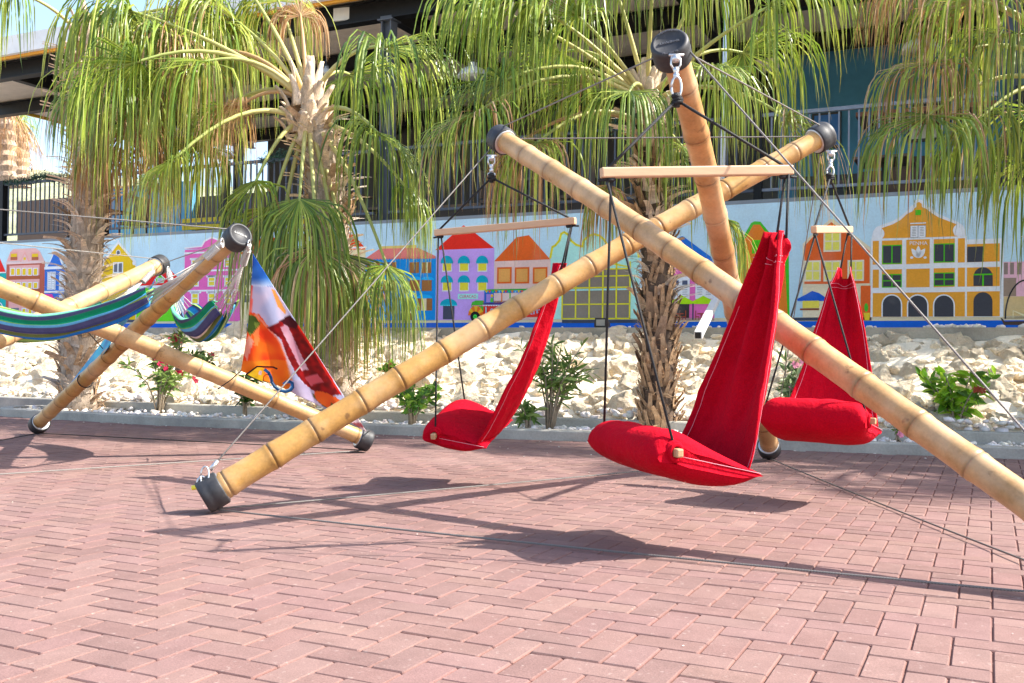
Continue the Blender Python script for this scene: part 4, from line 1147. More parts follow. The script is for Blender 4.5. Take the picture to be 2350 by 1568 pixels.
# ================================================================ striped hammocks
STR = [lin(110, 190, 150), lin(70, 76, 112), lin(16, 128, 92), lin(24, 150, 110), lin(128, 170, 84), lin(92, 170, 216), lin(70, 74, 112), lin(60, 64, 104),
       lin(150, 178, 96), lin(206, 198, 206), lin(92, 104, 60), lin(30, 100, 170), lin(60, 52, 84), lin(84, 168, 206), lin(40, 110, 90), lin(150, 190, 110), lin(58, 60, 100), lin(30, 130, 170)]
STR = STR + [lin(16, 128, 92), lin(128, 170, 84), lin(70, 76, 112), lin(92, 170, 216), lin(110, 190, 150), lin(30, 110, 160), lin(66, 70, 108), lin(140, 180, 90)]
def hammock(label, E0, E1, zmin, a0, a1, wid, dep, seed, side=1):
    rr = random.Random(seed)
    E0, E1 = Vector(E0), Vector(E1); ax = E1 - E0; s = Vector((ax.y, -ax.x, 0)).normalized() * side; Z = Vector((0, 0, 1))
    mid = (E0 + E1) / 2; sag = mid.z - zmin
    t = thing('hammock', label, 'hammock', (mid.x, mid.y, 0), 'striped hammocks on the lower bamboo tripod')
    cur = lambda a: E0.lerp(E1, a) - Z * (sag * (1 - abs(2 * a - 1) ** 1.9))
    NA, NT = 46, 104; b = MB(); ids = []; ends = ([], [])
    for i in range(NA + 1):
        f = i / NA; a = lerp(a0, a1, f); c = cur(a)
        op = sin(pi * f) ** .6 if 0 < f < 1 else 0
        w = lerp(.07, wid, op); d = lerp(.1, dep, op); row = []
        for j in range(NT + 1):
            q = -1 + 2 * j / NT
            lat = w * (sin(q * pi / 2)) * (1 + .1 * sin(7 * q)); z = d * (abs(q) ** 1.7)
            cr = (.016 + .012 * (1 - op)) * cos(q * (11 + seed % 3) * pi / 2 + 1.5 * f + seed)
            nq = Vector((0, 0, 1)) * (1 - abs(q)) - s * (1 if q < 0 else -1) * abs(q) * -1
            p = c + s * (lat + cr * q) + Z * (z - d * .1 + cr * (1 - abs(q) * .6)) + Z * (.012 * noise.noise((f * 5, q * 2, seed)))
            k = int((q + 1) / 2 * (len(STR) - .001)); col = mulc(STR[k], 1.25)
            row.append(b.vert(p, col))
            if i == 0 and j % 7 == 0: ends[0].append(p)
            if i == NA and j % 7 == 0: ends[1].append(p)
        ids.append(row)
    for i in range(NA):
        for j in range(NT): b.f.append([ids[i][j], ids[i][j + 1], ids[i + 1][j + 1], ids[i + 1][j]])
    cl = b.build('cloth', M['stripe'], t, True); add_mod(cl, 'SOLIDIFY', thickness=.004, offset=0)
    for E, pts, a_end in ((E0, ends[0], a0 * .22), (E1, ends[1], 1 - (1 - a1) * .22)):
        ring = cur(a_end)
        b = MB()
        for p in pts:
            m_ = ring.lerp(p, .5) - Z * .012; b.tube([p, m_, ring + (p - ring).normalized() * .012], .0032, 5)
        b.build('string_fan', M['rope'], t, True)
        b = MB(); d = (ring - E); n = 9
        b.tube([E.lerp(ring, k / n) for k in range(n + 1)], .017, 8)
        for k in range(11): b.tube(ringpts(E.lerp(ring, .3 + .07 * k), d, .02, .02, 10, Vector((1, 0, .3))), .006, 5)
        b.build('rope_loop', M['rope'], t, True)
        b = MB(); b.tube(ringpts(E, Vector((1, -.3, 0)), .018, .03), .005, 6); b.build('hook', M['steel'], t, True)
    return t
Zv = Vector((0, 0, 1))
hammock('green and blue striped hammock sagging across the left edge in front of the bamboo', P(510, 558, 6.5), S3 + Vector((.1, 0, -.05)), .885, .2, .82, .085, .15, 4, 1)
hammock('striped hammock hanging in a U between the cap and the spotted pole', P(572, 562, 6.62), P(386, 620, 8.72), .89, .24, .78, .13, .17, 5, 1)
hammock('dark striped hammock behind, hanging lower at the left edge', P(352, 622, 8.6), S3 + Vector((.02, .1, -.08)), .86, .2, .8, .12, .16, 6, -1)

# ================================================================ flags
def flag_plane(A, B, C):
    n = (B - A).cross(C - A).normalized()
    return lambda x, y: CAMP + ray(x, y) * ((A - CAMP).dot(n) / ray(x, y).dot(n))
def sc6(x, y): return (489.6 + x * .3513, 489.6 + y * .3513)
FA, FB, FC = P(579, 581, 6.72), P(553, 851, 7.05), P(842, 992, 7.86)
fp = flag_plane(FA, FB, FC); fn = (FB - FA).cross(FC - FA).normalized()
if fn.y > 0: fn = -fn
def inpoly(x, y, pts):
    r = False
    for (x0, y0), (x1, y1) in zip(pts, pts[1:] + pts[:1]):
        if (y0 > y) != (y1 > y) and x < (x1 - x0) * (y - y0) / (y1 - y0) + x0: r = not r
    return r
def mixc(a, b_, t): t = max(0, min(1, t)); return tuple(lerp(p, q, t) for p, q in zip(a, b_))
def flag_col(x, y):
    n = noise.noise((x * .012, y * .012, 1)); n2 = noise.noise((x * .03, y * .03, 4))
    if y < 476 + 14 * n: c = mixc((20, 84, 180), (64, 136, 214), (y - 330) / 160 + n * .6)
    else: c = mixc((190, 196, 226), (214, 206, 228), n * 1.5 + .5)
    if 400 < y < 476: c = mixc(c, (214, 224, 242), (y - 420) / 60)
    if y > 470 and x < 258 - (y - 470) * .02 and y < 760: c = mixc((236, 84, 84), (250, 150, 130), n + .5)
    if inpoly(x, y, [(375, 490), (400, 500), (480, 650), (470, 660), (420, 610)]): c = (238, 168, 86)
    if inpoly(x, y, [(215, 640), (300, 660), (360, 740), (430, 830), (470, 930), (530, 1150), (500, 1200), (170, 1030), (195, 830)]):
        c = mixc((250, 122, 30), (240, 70, 24), .5 + 1.4 * n)
        if y > 960: c = mixc((250, 150, 36), (244, 120, 26), n + .4)
        if y < 860 and x < 300 and n2 > -.1: c = mixc(c, (250, 176, 110), .6)
    if inpoly(x, y, [(190, 880), (230, 800), (260, 830), (215, 960)]): c = mixc(c, (236, 200, 190), .7)
    if inpoly(x, y, [(225, 660), (270, 670), (290, 700), (310, 720), (240, 800), (205, 750)]): c = (70, 98, 36) if n2 > -.15 else (128, 150, 60)
    if inpoly(x, y, [(265, 655), (285, 660), (450, 840), (500, 960), (520, 1080), (500, 1090), (470, 950), (420, 830)]): c = mixc(c, (240, 190, 190), .55)
    if inpoly(x, y, [(350, 745), (500, 668), (560, 725), (700, 960), (840, 1185), (690, 1190), (600, 1120), (540, 1050), (480, 930), (440, 820)]):
        c = mixc((112, 8, 16), (176, 16, 22), .45 + n2)
        if x - 560 > (y - 720) * .62 - 26: c = mixc((204, 26, 18), (236, 60, 30), n + .3)
    if inpoly(x, y, [(436, 745), (480, 722), (622, 1022), (580, 1034)]): c = mixc((226, 190, 206), (206, 150, 170), n + .5)
    if inpoly(x, y, [(600, 1080), (680, 1050), (720, 1100), (640, 1130)]): c = (214, 96, 110)
    if inpoly(x, y, [(430, 700), (500, 668), (560, 725), (540, 760), (470, 730)]): c = (74, 8, 26)
    if inpoly(x, y, [(505, 1090), (560, 1090), (700, 1200), (720, 1330), (490, 1200)]): c = mixc((214, 204, 224), (186, 176, 206), n + .5)
    if ((x - 770) / 112) ** 2 + ((y - 1235 - (x - 770) * .45) / 50) ** 2 < 1: c = mixc((240, 120, 40), (226, 86, 30), n + .5)
    if ((x - 770) / 112) ** 2 + ((y - 1235 - (x - 770) * .45) / 50) ** 2 < 1.18 and y > 1235 + (x - 770) * .45 and c[0] < 230: c = (96, 98, 50)
    if y > 1225 + (x - 600) * .42 and x > 600 and ((x - 770) / 112) ** 2 + ((y - 1235 - (x - 770) * .45) / 50) ** 2 > 1: c = mixc((150, 84, 92), (214, 190, 196), .5 + .9 * sin(y * .12 + x * .01))
    if x > 860: c = (176, 90, 96) if sin(y * .11) > -.2 else (226, 210, 214)
    return lin(*c)
A6, B6, C6 = (256, 262), (180, 1030), (1003, 1430)
N_ = 110; b = MB(); ids = {}
for i in range(N_ + 1):
    for j in range(N_ + 1 - i):
        s, t_ = i / N_, j / N_
        x = A6[0] + (B6[0] - A6[0]) * s + (C6[0] - A6[0]) * t_; y = A6[1] + (B6[1] - A6[1]) * s + (C6[1] - A6[1]) * t_
        e = s * (1 - s - t_) * 4; x += 16 * e * (1 - t_)         # hollow left edge
        e2 = s * t_ * 4; y -= 34 * e2 * .6
        rip = .012 * sin((s - t_) * 9 + 1) * (4 * s * t_ + .3) + .018 * sin(t_ * 12) * s
        ids[i, j] = b.vert(fp(*sc6(x, y)) + fn * rip, flag_col(x, y))
for i in range(N_):
    for j in range(N_ - i):
        b.f.append([ids[i, j], ids[i + 1, j], ids[i, j + 1]])
        if i + j < N_ - 1: b.f.append([ids[i + 1, j], ids[i + 1, j + 1], ids[i, j + 1]])
fl1 = thing('triangular_flag', 'triangular flag printed with a red iced drink and orange fruit, stretched on the lower tripod', 'flag', FA)
fcl = b.build('flag_cloth', M['flag'], fl1, True); add_mod(fcl, 'SOLIDIFY', thickness=.002, offset=0)
b = MB()
def logo(pts, col, off): b.poly([fp(*sc6(x, y)) + fn * off for x, y in pts], lin(*col))
def lstroke(pts, w, col, off):
    for (x0, y0), (x1, y1) in zip(pts, pts[1:]):
        d = Vector((x1 - x0, y1 - y0)); n = Vector((-d.y, d.x)).normalized() * w / 2; e = d.normalized() * w * .3
        logo([(x0 - n.x - e.x, y0 - n.y - e.y), (x1 - n.x + e.x, y1 - n.y + e.y), (x1 + n.x + e.x, y1 + n.y + e.y), (x0 + n.x - e.x, y0 + n.y - e.y)], col, off)
logo([(204, 1041), (276, 990), (330, 996), (345, 1012), (318, 1030), (312, 1090)], (250, 226, 50), .03)
logo([(276, 986), (385, 990), (408, 1004), (340, 1006)], (240, 110, 30), .032)
lstroke([(204, 1041), (276, 988), (380, 992), (405, 1003)], 10, (20, 18, 24), .034); lstroke([(204, 1041), (258, 1068), (315, 1092)], 8, (20, 18, 24), .034)
lstroke([(315, 1092), (318, 1056), (334, 1040), (352, 1042)], 4, (20, 18, 24), .034)
logo([(290, 1016), (308, 1018), (304, 1044), (284, 1040)], (214, 210, 226), .033)
lstroke([(328, 1010), (352, 1030), (366, 1060), (372, 1090), (390, 1120), (420, 1142), (455, 1152), (490, 1144), (508, 1124), (506, 1098), (486, 1086), (466, 1090), (452, 1102)], 20, (30, 110, 180), .033)
lstroke([(372, 1088), (392, 1114), (424, 1134), (458, 1142), (484, 1134), (496, 1118)], 7, (150, 205, 236), .036)
lstroke([(352, 1030), (366, 1060), (372, 1092), (392, 1124), (420, 1148), (458, 1160), (496, 1150), (514, 1126), (510, 1098), (488, 1080)], 4, (16, 20, 40), .037)
b.build('emblem', M['flag'], fl1)
b = MB(); b.tube([FA + Zv * .005, P(566, 558, 6.6)], .004, 6); b.tube([FB, P(530, 872, 7.2), P(500, 893, 7.35)], .004, 6); b.tube([FC, g3 + Vector((0, -.03, .09))], .004, 6)
b.build('tie_cord', M['cord'], fl1, True)
# turquoise flag, seen almost edge on
UA, UB, UC = P(356, 640, 8.55), P(236, 800, 7.95), P(118, 950, 9.0)
n_ = (UB - UA).cross(UC - UA).normalized()
b = MB(); ids = {}; N_ = 40
for i in range(N_ + 1):
    for j in range(N_ + 1 - i):
        s, t_ = i / N_, j / N_
        p_ = UA + (UB - UA) * s + (UC - UA) * t_ + n_ * (.03 * sin(8 * s + 5 * t_)) - (UB - UA) * .25 * (4 * s * t_) * .4
        c = mixc((0, 128, 190), (40, 196, 220), .5 + noise.noise(tuple(p_ * 6)) * 1.1)
        ids[i, j] = b.vert(p_, lin(*c))
for i in range(N_):
    for j in range(N_ - i):
        b.f.append([ids[i, j], ids[i + 1, j], ids[i, j + 1]])
        if i + j < N_ - 1: b.f.append([ids[i + 1, j], ids[i + 1, j + 1], ids[i, j + 1]])
fl2 = thing('triangular_flag', 'turquoise triangular flag seen nearly edge on behind the spotted bamboo pole', 'flag', UA)
fcl = b.build('flag_cloth', M['flag'], fl2, True); add_mod(fcl, 'SOLIDIFY', thickness=.002, offset=0)
b = MB(); b.tube([UA, k2 - c2 * .06 + Vector((0, 0, -.07))], .004, 6); b.tube([UC, g1 + Vector((0, 0, .09))], .004, 6); b.tube([UB, g3.lerp(k3, .6)], .004, 6)
b.build('tie_cord', M['cord'], fl2, True)
# ================================================================ palms
GREENS = [lin(134, 158, 54), lin(156, 174, 66), lin(112, 140, 48), lin(178, 188, 84), lin(90, 124, 48)]
DRY = [lin(206, 168, 122), lin(190, 146, 98), lin(216, 184, 140), lin(172, 124, 80)]
def frond(parent, crown, hub, R, seed, dry=0.0, yellow=0.0, N=70, spread=106, roll=0, fwd=None, pet_r=.02, arch=.3, hang=1.0):
    rr = random.Random(seed)
    crown, hub = Vector(crown), Vector(hub); D = hub - crown
    if D.z < -.55 * D.length: spread = 82
    stiff = rr.choice([0, 0, 0, .12])
    ctrl = crown + D * .45 + Vector((0, 0, 1)) * D.length * arch
    bez = lambda t: crown * (1 - t) ** 2 + ctrl * 2 * t * (1 - t) + hub * t * t
    pts = [bez(k / 9) for k in range(10)]
    tip = (pts[-1] - pts[-2]).normalized()
    pc0 = lin(206, 186, 124) if dry < .7 else lin(196, 160, 110); pc1 = lin(150, 168, 84) if dry < .7 else lin(180, 136, 90)
    pm_ = MB(); pm_.tube(pts + [hub + tip * R * .12], [lerp(pet_r * 1.4, pet_r * .55, k / 10) for k in range(11)], 7, cols=[tuple(lerp(a, c, k / 10) for a, c in zip(pc0, pc1)) for k in range(11)])
    f = Vector(fwd).normalized() if fwd else (tip + Vector((0, 0, -.05))).normalized()
    side = f.cross(Vector((0, 0, 1)))
    if side.length < .15: side = Vector((rr.uniform(-1, 1), rr.uniform(-1, 1), 0))
    side.normalize(); side = (Matrix.Rotation(roll + rr.uniform(-.35, .35), 3, f) @ side); nor = side.cross(f)
    b = MB(); MS = 9
    ph = rr.uniform(0, 9)
    for i in range(N):
        q = (i + .5) / N * 2 - 1; ang = radians(spread) * q + rr.gauss(0, .012)
        d = (f * cos(ang) + side * sin(ang) + nor * (.28 * (1 - abs(q)) - .05 + rr.gauss(0, .04) + .07 * (1 if i % 2 else -1))).normalized()
        L_ = R * 1.12 * (.74 + .26 * cos(ang * .6)) * rr.uniform(.78, 1.15)
        st = rr.uniform(.1, .27) + stiff; g = rr.uniform(.6, 1.15) * hang
        base = rr.choice(GREENS); base = mulc(base, rr.uniform(.6, 1.25))
        if yellow: base = tuple(lerp(p, q_, yellow * rr.uniform(.4, 1)) for p, q_ in zip(base, lin(204, 206, 72)))
        isdry = rr.random() < dry
        if isdry: base = mulc(rr.choice(DRY), rr.uniform(.75, 1.1))
        tipc = mulc(rr.choice(DRY), .8)
        pos = hub + f * .02; dr = d.copy(); wv = rr.uniform(-.8, .8); tw = rr.uniform(-1.2, 1.2)
        wmax = (.0052 + R * .0047) * rr.uniform(.6, 1.2) * (.75 if isdry else 1)
        prev = None; sway = Vector((rr.gauss(0, .035), rr.gauss(0, .035), 0))
        for k in range(MS + 1):
            t = k / MS
            wp = (lerp(.35, 1, min(1, t / .35)) if t < .4 else max(.06, 1 - ((t - .4) / .6) ** 1.4 * .95))
            wd = dr.cross(nor)
            if wd.length < .2: wd = dr.cross(side)
            wd.normalize()
            if t > .4: wd = Matrix.Rotation(tw * (t - .4) * 1.6, 3, dr) @ wd
            nn = wd.cross(dr).normalized(); w = wmax * wp
            cb = base if (isdry or t < .72) else tuple(lerp(p, q_, min(1, (t - .72) * 2.4 * rr.random())) for p, q_ in zip(base, tipc))
            row = [b.vert(pos - wd * w, cb), b.vert(pos + nn * w * .45, mulc(cb, .94)), b.vert(pos + wd * w, cb)]
            if prev:
                b.f.append([prev[0], prev[1], row[1], row[0]]); b.f.append([prev[1], prev[2], row[2], row[1]])
            prev = row
            if t > st: dr = (dr + Vector((0, 0, -1)) * g * (1.2 if t < .75 else .8) + sway * (1 if t > .5 else 0)).normalized()
            elif t > .12: dr = (dr + Vector((0, 0, -.05 * hang))).normalized()
            if t > .8: dr = (dr + Vector((cos(wv * 9), sin(wv * 9), 0)) * .12).normalized()
            pos = pos + dr * (L_ / MS)
    o = b.build('frond', M['dryleaf'] if dry > .7 else M['leaf'], parent)
    if dry > .7: o['label'] = 'dry straw-coloured hanging frond'
    pm_.build('petiole', M['petiole'], o, True)
    return o

def boot_mesh(seed, curl, col, spl=True):
    rr = random.Random(seed); b = MB(); n = 6
    L_, w0, w1 = .2, .055, .026
    for sgn in ((-1, 1) if spl else (0,)):
        rows = []
        for k in range(n + 1):
            t = k / n; w = lerp(w0, w1, t ** .7) * (.55 if spl else 1); x0 = sgn * (.026 + .012 * t)
            y = .012 + .05 * t + curl * t * t * .12 + rr.gauss(0, .003); z = L_ * t * (1 - .25 * curl * t)
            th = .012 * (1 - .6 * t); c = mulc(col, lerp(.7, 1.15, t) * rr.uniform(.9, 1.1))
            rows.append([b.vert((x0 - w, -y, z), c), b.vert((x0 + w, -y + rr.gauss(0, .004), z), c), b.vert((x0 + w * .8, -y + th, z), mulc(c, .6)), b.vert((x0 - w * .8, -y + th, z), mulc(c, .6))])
        for a, c_ in zip(rows, rows[1:]):
            for i in range(4): b.f.append([a[i], a[(i + 1) % 4], c_[(i + 1) % 4], c_[i]])
        b.f.append(rows[-1])
    return b.mesh('leaf_base', M['trunk'])
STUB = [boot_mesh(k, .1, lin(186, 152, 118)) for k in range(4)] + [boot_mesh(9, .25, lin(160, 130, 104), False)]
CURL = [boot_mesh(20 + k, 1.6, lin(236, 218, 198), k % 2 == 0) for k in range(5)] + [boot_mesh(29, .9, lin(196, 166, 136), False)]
def palm(label, base, path, r0, r1, seed, shag, core=(.3, .225, .165), maxboot=170):
    """path: list of points of the trunk axis from the base to the crown"""
    rr = random.Random(seed)
    t = thing('palm_tree', label, 'palm', base, 'fan palms in front of the mural')
    pts = [Vector(p) for p in path]; n = len(pts)
    lens = [0]
    for a, c in zip(pts, pts[1:]): lens.append(lens[-1] + (c - a).length)
    def at(s):
        for k in range(n - 1):
            if s <= lens[k + 1] or k == n - 2:
                return pts[k].lerp(pts[k + 1], (s - lens[k]) / (lens[k + 1] - lens[k])), (pts[k + 1] - pts[k]).normalized()
    Lt = lens[-1]; b = MB(); m_ = 26
    cs = [at(Lt * k / m_)[0] for k in range(m_ + 1)]
    ra = [lerp(r0, r1, k / m_) * (1 + .1 * noise.noise((k * .7, seed, 0))) * (1.18 if k == 0 else 1) for k in range(m_ + 1)]
    b.tube(cs, ra, 18, core); trunk = b.build('trunk', M['trunk'], t, True)
    s = .04; row = 0; cnt = 0
    step = max(.085, Lt * 9.0 / maxboot / 1.0 if False else .085)
    nb = max(1, int(Lt / .11)); per = min(12, max(7, maxboot // nb))
    for row in range(nb):
        s = .03 + row * (Lt - .05) / nb
        p, ax = at(s); r = lerp(r0, r1, s / Lt) * .93
        for k in range(per):
            a = 2 * pi * (k + .5 * (row % 2)) / per + rr.gauss(0, .12)
            lib = CURL if rr.random() < shag(s / Lt) else STUB
            sc = rr.uniform(.75, 1.25) * (1.05 if lib is STUB else 1.0)
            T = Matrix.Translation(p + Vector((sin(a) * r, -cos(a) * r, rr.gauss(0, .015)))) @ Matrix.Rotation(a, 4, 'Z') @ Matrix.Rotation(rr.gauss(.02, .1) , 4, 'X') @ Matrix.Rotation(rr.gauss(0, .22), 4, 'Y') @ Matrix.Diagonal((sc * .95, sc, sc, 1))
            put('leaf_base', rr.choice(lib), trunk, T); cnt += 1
    # loose fibres
    b = MB()
    for _ in range(900):
        s = rr.uniform(0, Lt); p, ax = at(s); r = lerp(r0, r1, s / Lt); a = rr.uniform(0, 6.3)
        o = Vector((sin(a), -cos(a), 0)); tg_ = Vector((cos(a), sin(a), 0)); q = p + o * r * rr.uniform(.95, 1.2)
        d = (tg_ * rr.gauss(0, 1) + Vector((0, 0, rr.gauss(.2, .7))) + o * rr.uniform(0, .7)).normalized(); l_ = rr.uniform(.05, .16); w = tg_.cross(d).normalized() * rr.uniform(.0015, .005)
        c = mulc(lin(190, 158, 124), rr.uniform(.4, 1.3)); m2 = q + d * l_ * .5 + o * .02; e = q + d * l_ + o * rr.uniform(-.02, .05) - Vector((0, 0, l_ * .3))
        b.poly([q - w, m2 - w, e, m2 + w, q + w], c)
    stuff(b.build('fibre', M['trunk'], trunk))
    return t, trunk, at, Lt
def crown_sheaths(t, c, seed, n=18, r=.13):
    rr = random.Random(seed)
    for k in range(n):
        a = k * 2.4 + rr.gauss(0, .2); h = -.35 + .6 * k / n; b = MB(); L_ = rr.uniform(.3, .5); rows = []
        o = Vector((sin(a), -cos(a), 0)); tg_ = Vector((cos(a), sin(a), 0)); col = mulc(lin(228, 204, 176), rr.uniform(.75, 1.1))
        lean = lerp(.75, .15, k / n)
        for m_ in range(7):
            q = m_ / 6; w = lerp(.11, .03, q) * (1 + .12 * rr.gauss(0, 1)); p = c + o * (r * lerp(1.0, .55, k / n) + L_ * lean * q * q * .7) + Vector((0, 0, h + L_ * q * (1 - .3 * lean * q)))
            rows.append([b.vert(p - tg_ * w, mulc(col, .8)), b.vert(p + o * .025, col), b.vert(p + tg_ * w, mulc(col, .85))])
        for x, y in zip(rows, rows[1:]): b.f.append([x[0], x[1], y[1], y[0]]); b.f.append([x[1], x[2], y[2], y[1]])
        o_ = b.build('leaf_sheath', M['trunk'], t, True); add_mod(o_, 'SOLIDIFY', thickness=.008, offset=0)
def fill(t, c, seed, n, lo, hi, R, rng, dryp=.15, avoid=None):
    rr = random.Random(seed)
    for k in range(n):
        a = radians(rr.uniform(*rng)); l = rr.uniform(lo, hi); up = rr.uniform(-.35, .75)
        hub = c + Vector((sin(a) * l, cos(a) * l, up * l))
        frond(t, c + Vector((sin(a) * .08, cos(a) * .08, .1)), hub, R * rr.uniform(.85, 1.1), seed * 50 + k, 1.0 if rr.random() < dryp else .05, arch=.25, N=40)
# --- palm in the middle
B3 = P(1510, 988, 9.75); B3.z = .03
C3 = P(1484, 262, 9.75)
pt, tr, at3, L3 = palm('fan palm with a neat scaly trunk in the middle, behind the nearest red chair', B3, [B3, P(1511, 800, 9.75), P(1506, 600, 9.75), P(1496, 430, 9.75), C3], .155, .13, 3, lambda s: 0.0 if s < .38 else .25 + .4 * s, core=(.13, .09, .065))
crown_sheaths(pt, C3, 31, 14)
F3 = [(1446, 208, 9.05, 1.05, 0, 0), (1162, 183, 9.3, 1.2, 0, 0), (1102, 253, 9.0, 1.15, .25, 0), (1227, 10, 9.4, 1.5, 0, .1), (1237, 324, 9.1, 1.05, .45, .2), (1620, 158, 9.2, 1.1, 0, .25),
      (1760, 18, 9.3, 1.35, 0, .2), (1400, -60, 9.6, 1.4, 0, .1), (1500, -80, 9.2, 1.2, 0, .2), (1330, 40, 9.3, 1.45, 0, .1), (1620, -50, 9.5, 1.3, .1, .2),
      (1800, 268, 9.2, 1.1, .15, .1), (1668, 500, 9.9, .8, .1, 0), (1340, 190, 9.5, 1.3, .1, .15), (1130, 20, 9.9, 1.4, 0, 0), (1290, 120, 10.3, 1.2, 0, 0), (1560, 330, 9.6, 1.0, .2, .1),
      (1700, 120, 10.2, 1.2, 0, .1), (1400, 420, 10.1, .8, .6, 0), (1190, 330, 9.5, .8, 1, 0)]
for k, (x, y, Y, R, dr, ye) in enumerate(F3):
    h = P(x, y, Y); c = C3 + (h - C3).normalized() * .06 + Vector((0, 0, .12 if y < 300 else -.1))
    frond(pt, c, h, R, 300 + k, dr, ye, arch=.32 if y > 100 else .12)
# --- shaggy palm left of the middle
B2 = P(772, 900, 10.7); B2.z = .28
C2 = P(706, 262, 10.9)
pt, tr, at2, L2 = palm('tall shaggy fan palm behind the drink flag with long arching leaf stalks', B2, [B2, P(770, 780, 10.8), P(762, 600, 10.85), P(750, 440, 10.9), P(738, 340, 10.9), C2], .2, .2, 5, lambda s: .95, core=(.42, .33, .25))
crown_sheaths(pt, C2, 32, 26, .2)
F2_ = [(323, 140, 10.3, 1.5, 0, .05), (308, 28, 10.9, 1.5, 0, .1), (404, 362, 10.0, 1.0, 0, .3), (480, 140, 10.5, 1.5, 0, .25), (545, 50, 11.5, 1.7, .05, .45), (590, 410, 10.4, .95, .05, .1), (640, 5, 11.7, 1.2, 0, .6), (565, -30, 11.5, 1.4, 0, .3),
       (880, 108, 10.5, 1.75, 0, 0), (862, 300, 10.2, 1.5, 0, 0), (800, 170, 11.5, 1.2, 0, 0), (688, 452, 10.15, 1.25, 0, 0), (770, 575, 10.3, 1.3, .3, 0), (886, 605, 10.1, 1.05, 0, 0), (930, 428, 10.4, .75, 0, 0),
       (562, 236, 10.8, 1.0, 1, 0), (455, 130, 11.3, 1.2, 1, 0), (690, 40, 11.3, .7, 1, .3), (625, 470, 10.5, 1.3, .2, .1), (725, 560, 10.0, 1.3, .3, 0), (800, 620, 10.5, 1.1, .55, 0), (640, 560, 10.6, 1.0, 0, .05), (700, 600, 10.9, 1.2, .7, 0), (520, 250, 11.2, 1.2, .1, .2), (470, 330, 11.4, 1.0, .1, 0)]
for k, (x, y, Y, R, dr, ye) in enumerate(F2_):
    h = P(x, y, Y); c = C2 + (h - C2).normalized() * .08 + Vector((0, 0, .15 if y < 300 else -.05))
    frond(pt, c, h, R, 200 + k, dr, ye, arch=.34 if 60 < y < 420 else (.1 if y <= 60 else .22), pet_r=.023)
# --- leftmost palm
B1 = P(180, 945, 11.9); B1.z = .03
C1 = P(205, 118, 11.8)
pt, tr, at1, L1 = palm('leftmost tall fan palm with a ragged curling trunk behind the striped hammock', B1, [B1, P(178, 780, 11.9), P(198, 580, 11.9), P(208, 400, 11.9), P(192, 260, 11.85), C1], .2, .185, 6, lambda s: 1.0 if s > .3 else .6, core=(.42, .33, .25))
crown_sheaths(pt, C1, 35, 14, .16)
F1_ = [(30, -20, 11.2, 1.15, 0, 0), (190, 205, 11.0, .85, .3, 0), (250, 40, 11.2, 1.4, 0, .2), (262, 160, 11.0, 1.3, .1, .1), (330, 40, 12.0, 1.5, .1, .2), (300, 250, 11.0, 1.2, .6, .1), (360, 100, 11.4, 1.5, .2, .2),
       (420, 20, 11.8, 1.5, .25, .3), (240, 330, 11.2, .9, .85, 0), (400, 90, 11.2, 1.2, .6, 0), (285, 290, 11.4, 1.1, 1, 0), (470, 50, 11.6, 1.4, .15, .3), (380, 200, 11.8, 1.2, .45, .1), (340, 300, 11.9, 1.1, .35, 0), (330, 250, 11.3, 1.1, 1, 0)]
for k, (x, y, Y, R, dr, ye) in enumerate(F1_):
    h = P(x, y, Y); c = C1 + (h - C1).normalized() * .08 + Vector((0, 0, .1))
    frond(pt, c, h, R, 100 + k, dr, ye, arch=.22)
# --- palm outside the right edge
B4 = P(2470, 1010, 8.75); B4.z = .03
C4 = P(2462, 190, 8.75)
pt, tr, at4, L4 = palm('fan palm at the right edge, only its drooping half dry fronds in view', B4, [B4, P(2468, 700, 8.75), P(2466, 400, 8.75), C4], .16, .14, 8, lambda s: .4, maxboot=90)
crown_sheaths(pt, C4, 36, 10)
F4 = [(2239, 5, 8.4, 1.35, .4, .45), (2150, 140, 8.5, .95, .5, .2), (2134, 262, 8.3, 1.05, .15, .1), (2256, 267, 8.4, 1.05, .1, .1), (2085, -50, 8.6, .75, .8, 0), (2340, 80, 8.3, 1.35, .1, .2), (2350, 280, 8.6, 1.0, .1, .1), (2300, -30, 8.9, 1.5, .1, .2), (2180, -10, 9.1, 1.1, .2, .1),
      (2420, -60, 8.5, 1.4, 0, .1), (2560, 60, 8.5, 1.4, 0, .1), (2620, 200, 8.4, 1.3, 0, 0), (2540, 300, 8.2, 1.2, .2, 0)]
for k, (x, y, Y, R, dr, ye) in enumerate(F4):
    h = P(x, y, Y); c = C4 + (h - C4).normalized() * .08 + Vector((0, 0, .1 if y < 200 else -.05))
    frond(pt, c, h, R, 400 + k, dr, ye, arch=.28)
fill(pt, C4, 37, 8, 1.0, 1.5, 1.3, (0, 180), .15)
# --- the row goes on to the right; these two stand outside the picture and shade the paving near the kerb
for n_, (u_, v_) in enumerate(((3.6, 9.8), (5.4, 10.0))):
    Bx = WF(u_, v_, .03); Cx = Bx + Vector((.05, 0, 4.75 + .2 * n_))
    pt, tr, _a, _l = palm(['fan palm standing outside the right edge next to the half dry one', 'last fan palm of the row far outside the right edge'][n_], Bx, [Bx, Bx.lerp(Cx, .5), Cx], .16, .14, 18 + n_, lambda s: .5, maxboot=60)
    rr = random.Random(70 + n_)
    for k in range(30):
        a = k * 2.399; l = rr.uniform(.8, 1.5); up = rr.uniform(-.5, .8)
        frond(pt, Cx + Vector((sin(a) * .08, cos(a) * .08, .1)), Cx + Vector((sin(a) * l, cos(a) * l, up * l)), rr.uniform(1.1, 1.4), 700 + 40 * n_ + k, .1, 0, N=36)
